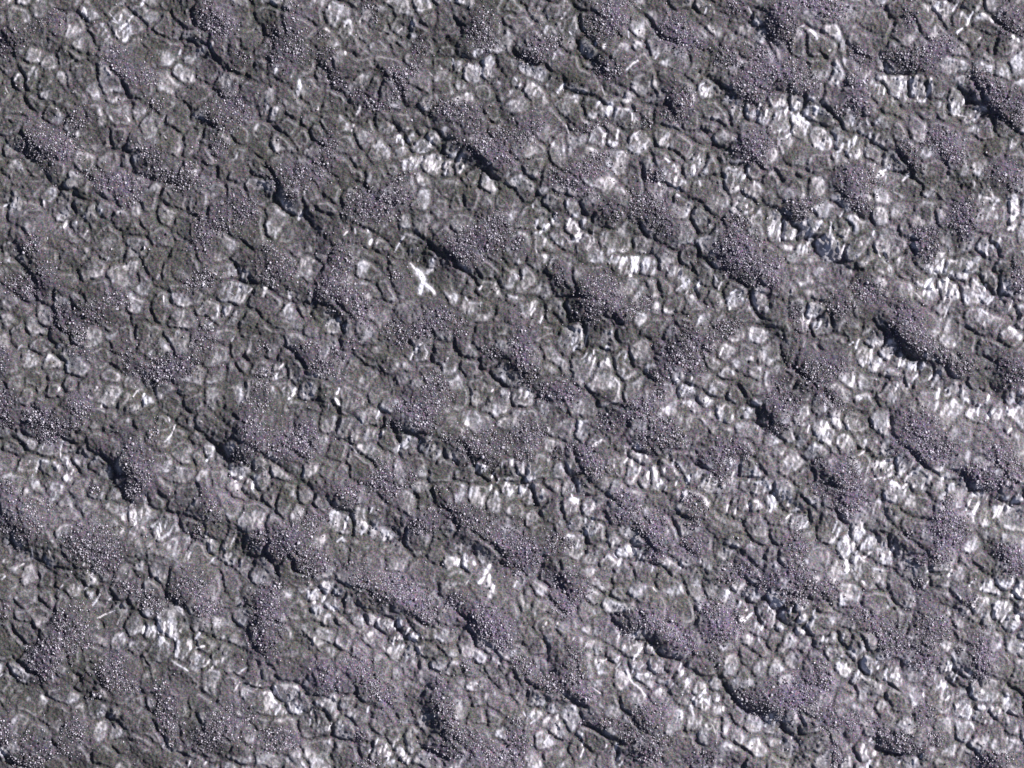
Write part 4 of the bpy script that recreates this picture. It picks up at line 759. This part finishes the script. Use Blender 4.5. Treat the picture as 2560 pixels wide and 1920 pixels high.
# two bright boulders side by side near the lower left corner, and lone ones seen between the heaps
cand = [(-99, 236.0, 1736.0), (-99, 252.0, 1739.0), (-99, 59.0, 632.0), (-99, 418.0, 585.0), (-99, 362.0, 621.0), (-99, 803.0, 125.0), (-99, 2273.0, 1334.0),
        (-99, 1163.0, 1194.0), (-99, 604.0, 1509.0), (-99, 190.0, 855.0), (-99, 1029.0, 301.0)] + cand
for (_, px, py) in cand:
    if len(large) >= 292:
        break
    if not (14 < px < PW - 14 and 14 < py < PH - 14):
        continue
    if any((px - a) ** 2 + (py - b) ** 2 < (26 if _ > -50 else 10) ** 2 for a, b in large):
        continue
    large.append((px, py))
    put(px, py, random.uniform(3.1, 4.2), -2)
for n, (cx, cy, rx, ry, ang) in enumerate(B):
    a = R(ang)
    want = int(math.pi * rx * ry / 13.0) + 8
    for k in range(want * 2):
        t = random.uniform(0, 2 * math.pi)
        q = math.sqrt(random.random()) * (0.88 + random.expovariate(1 / 0.34))
        u, v = q * rx * math.cos(t), q * ry * math.sin(t)
        px, py = cx + u * math.cos(a) - v * math.sin(a), cy + u * math.sin(a) + v * math.cos(a)
        if not (-100 < px < PW + 100 and -80 < py < PH + 80):
            continue
        r = min(3.4, 1.2 + random.expovariate(1 / 0.68))
        if q > 0.8:
            r *= max(.6, 1.25 - .4 * q)
        cl = clump[min(NY - 1, int((py + MY) / STEP)), min(NX - 1, int((px + MX) / STEP))]
        if random.random() < cl and free(px, py, r):
            put(px, py, r, n)
for k in range(1500):                                   # strays
    px, py = random.uniform(-60, PW + 60), random.uniform(-60, PH + 60)
    r = random.uniform(1.3, 2.6)
    if free(px, py, r):
        put(px, py, r, -1)

ONES = "zero one two three four five six seven eight nine ten eleven twelve thirteen fourteen fifteen sixteen seventeen eighteen nineteen".split()
TENS = "- - twenty thirty forty fifty sixty seventy eighty ninety".split()


def in_words(v):
    v = int(round(v))
    if v < 20:
        return ONES[v]
    return TENS[v // 10] + ("" if v % 10 == 0 else "-" + ONES[v % 10])


TONE = [("grey", m_rock), ("pale", m_rock_pale), ("dark", m_rock_dark)]
big_meshes = {}
sv_, sf_, smi = [], [], []
nb = 0
seen_labels = {}
for (px, py, r, grp) in pts:
    z = height_at(px, py)
    X_, Y_ = (px - PW / 2) * M, -(py - PH / 2) * M
    rz = random.uniform(0, 2 * math.pi)
    tone = random.choices((0, 1, 2), (4, 4.5, 2))[0]
    if grp == -2:
        ki, si = random.randrange(6), random.randrange(3)
        if nb < 2:
            tone = 1
        key = (ki, si, tone)
        if key not in big_meshes:
            v, f = big_shapes[ki][si]
            me = bpy.data.meshes.new("boulder")
            me.from_pydata(v, [], f)
            me.materials.append(TONE[tone][1])
            big_meshes[key] = me
        o = bpy.data.objects.new("boulder", big_meshes[key])
        col.objects.link(o)
        s = r * M
        o.scale = (s, s, s)
        o.rotation_euler = (random.uniform(-.2, .2), random.uniform(-.2, .2), rz)
        o.location = (X_, Y_, z + 0.42 * s)
        cx, cy = in_words(px / PW * 100), in_words(py / PH * 100)
        o['label'] = f"{TONE[tone][0]} {KIND[ki][0]} boulder, largest around {cx} percent across and {cy} percent down the photo"
        o['category'] = "boulder"
        o['group'] = "large boulders lying on the rubble mounds"
        nb += 1
    else:
        v, f = small_shapes[random.randrange(24)]
        s = r * M
        c_, s_ = math.cos(rz) * s, math.sin(rz) * s
        base = len(sv_)
        for (a, b_, c) in v:
            sv_.append((X_ + a * c_ - b_ * s_, Y_ + a * s_ + b_ * c_, z + 0.4 * s + c * s))
        for t in f:
            sf_.append((t[0] + base, t[1] + base, t[2] + base))
            smi.append(tone)
me = bpy.data.meshes.new("boulder_field")
me.from_pydata(sv_, [], sf_)
for _, mm in TONE:
    me.materials.append(mm)
me.polygons.foreach_set("material_index", np.array(smi, np.int32))
o = bpy.data.objects.new("boulder_field", me)
col.objects.link(o)
o['kind'] = 'stuff'
o['label'] = 'countless small grey boulders strewn over the rubble mounds'
o['category'] = 'boulders'
print("SCENE", NX, NY, "seeds", NS, "polygons", NP_, "frost", len(patch_ids), "large", nb, "small", len(pts) - nb, "tris", 2 * (NX - 1) * (NY - 1) + len(sf_))
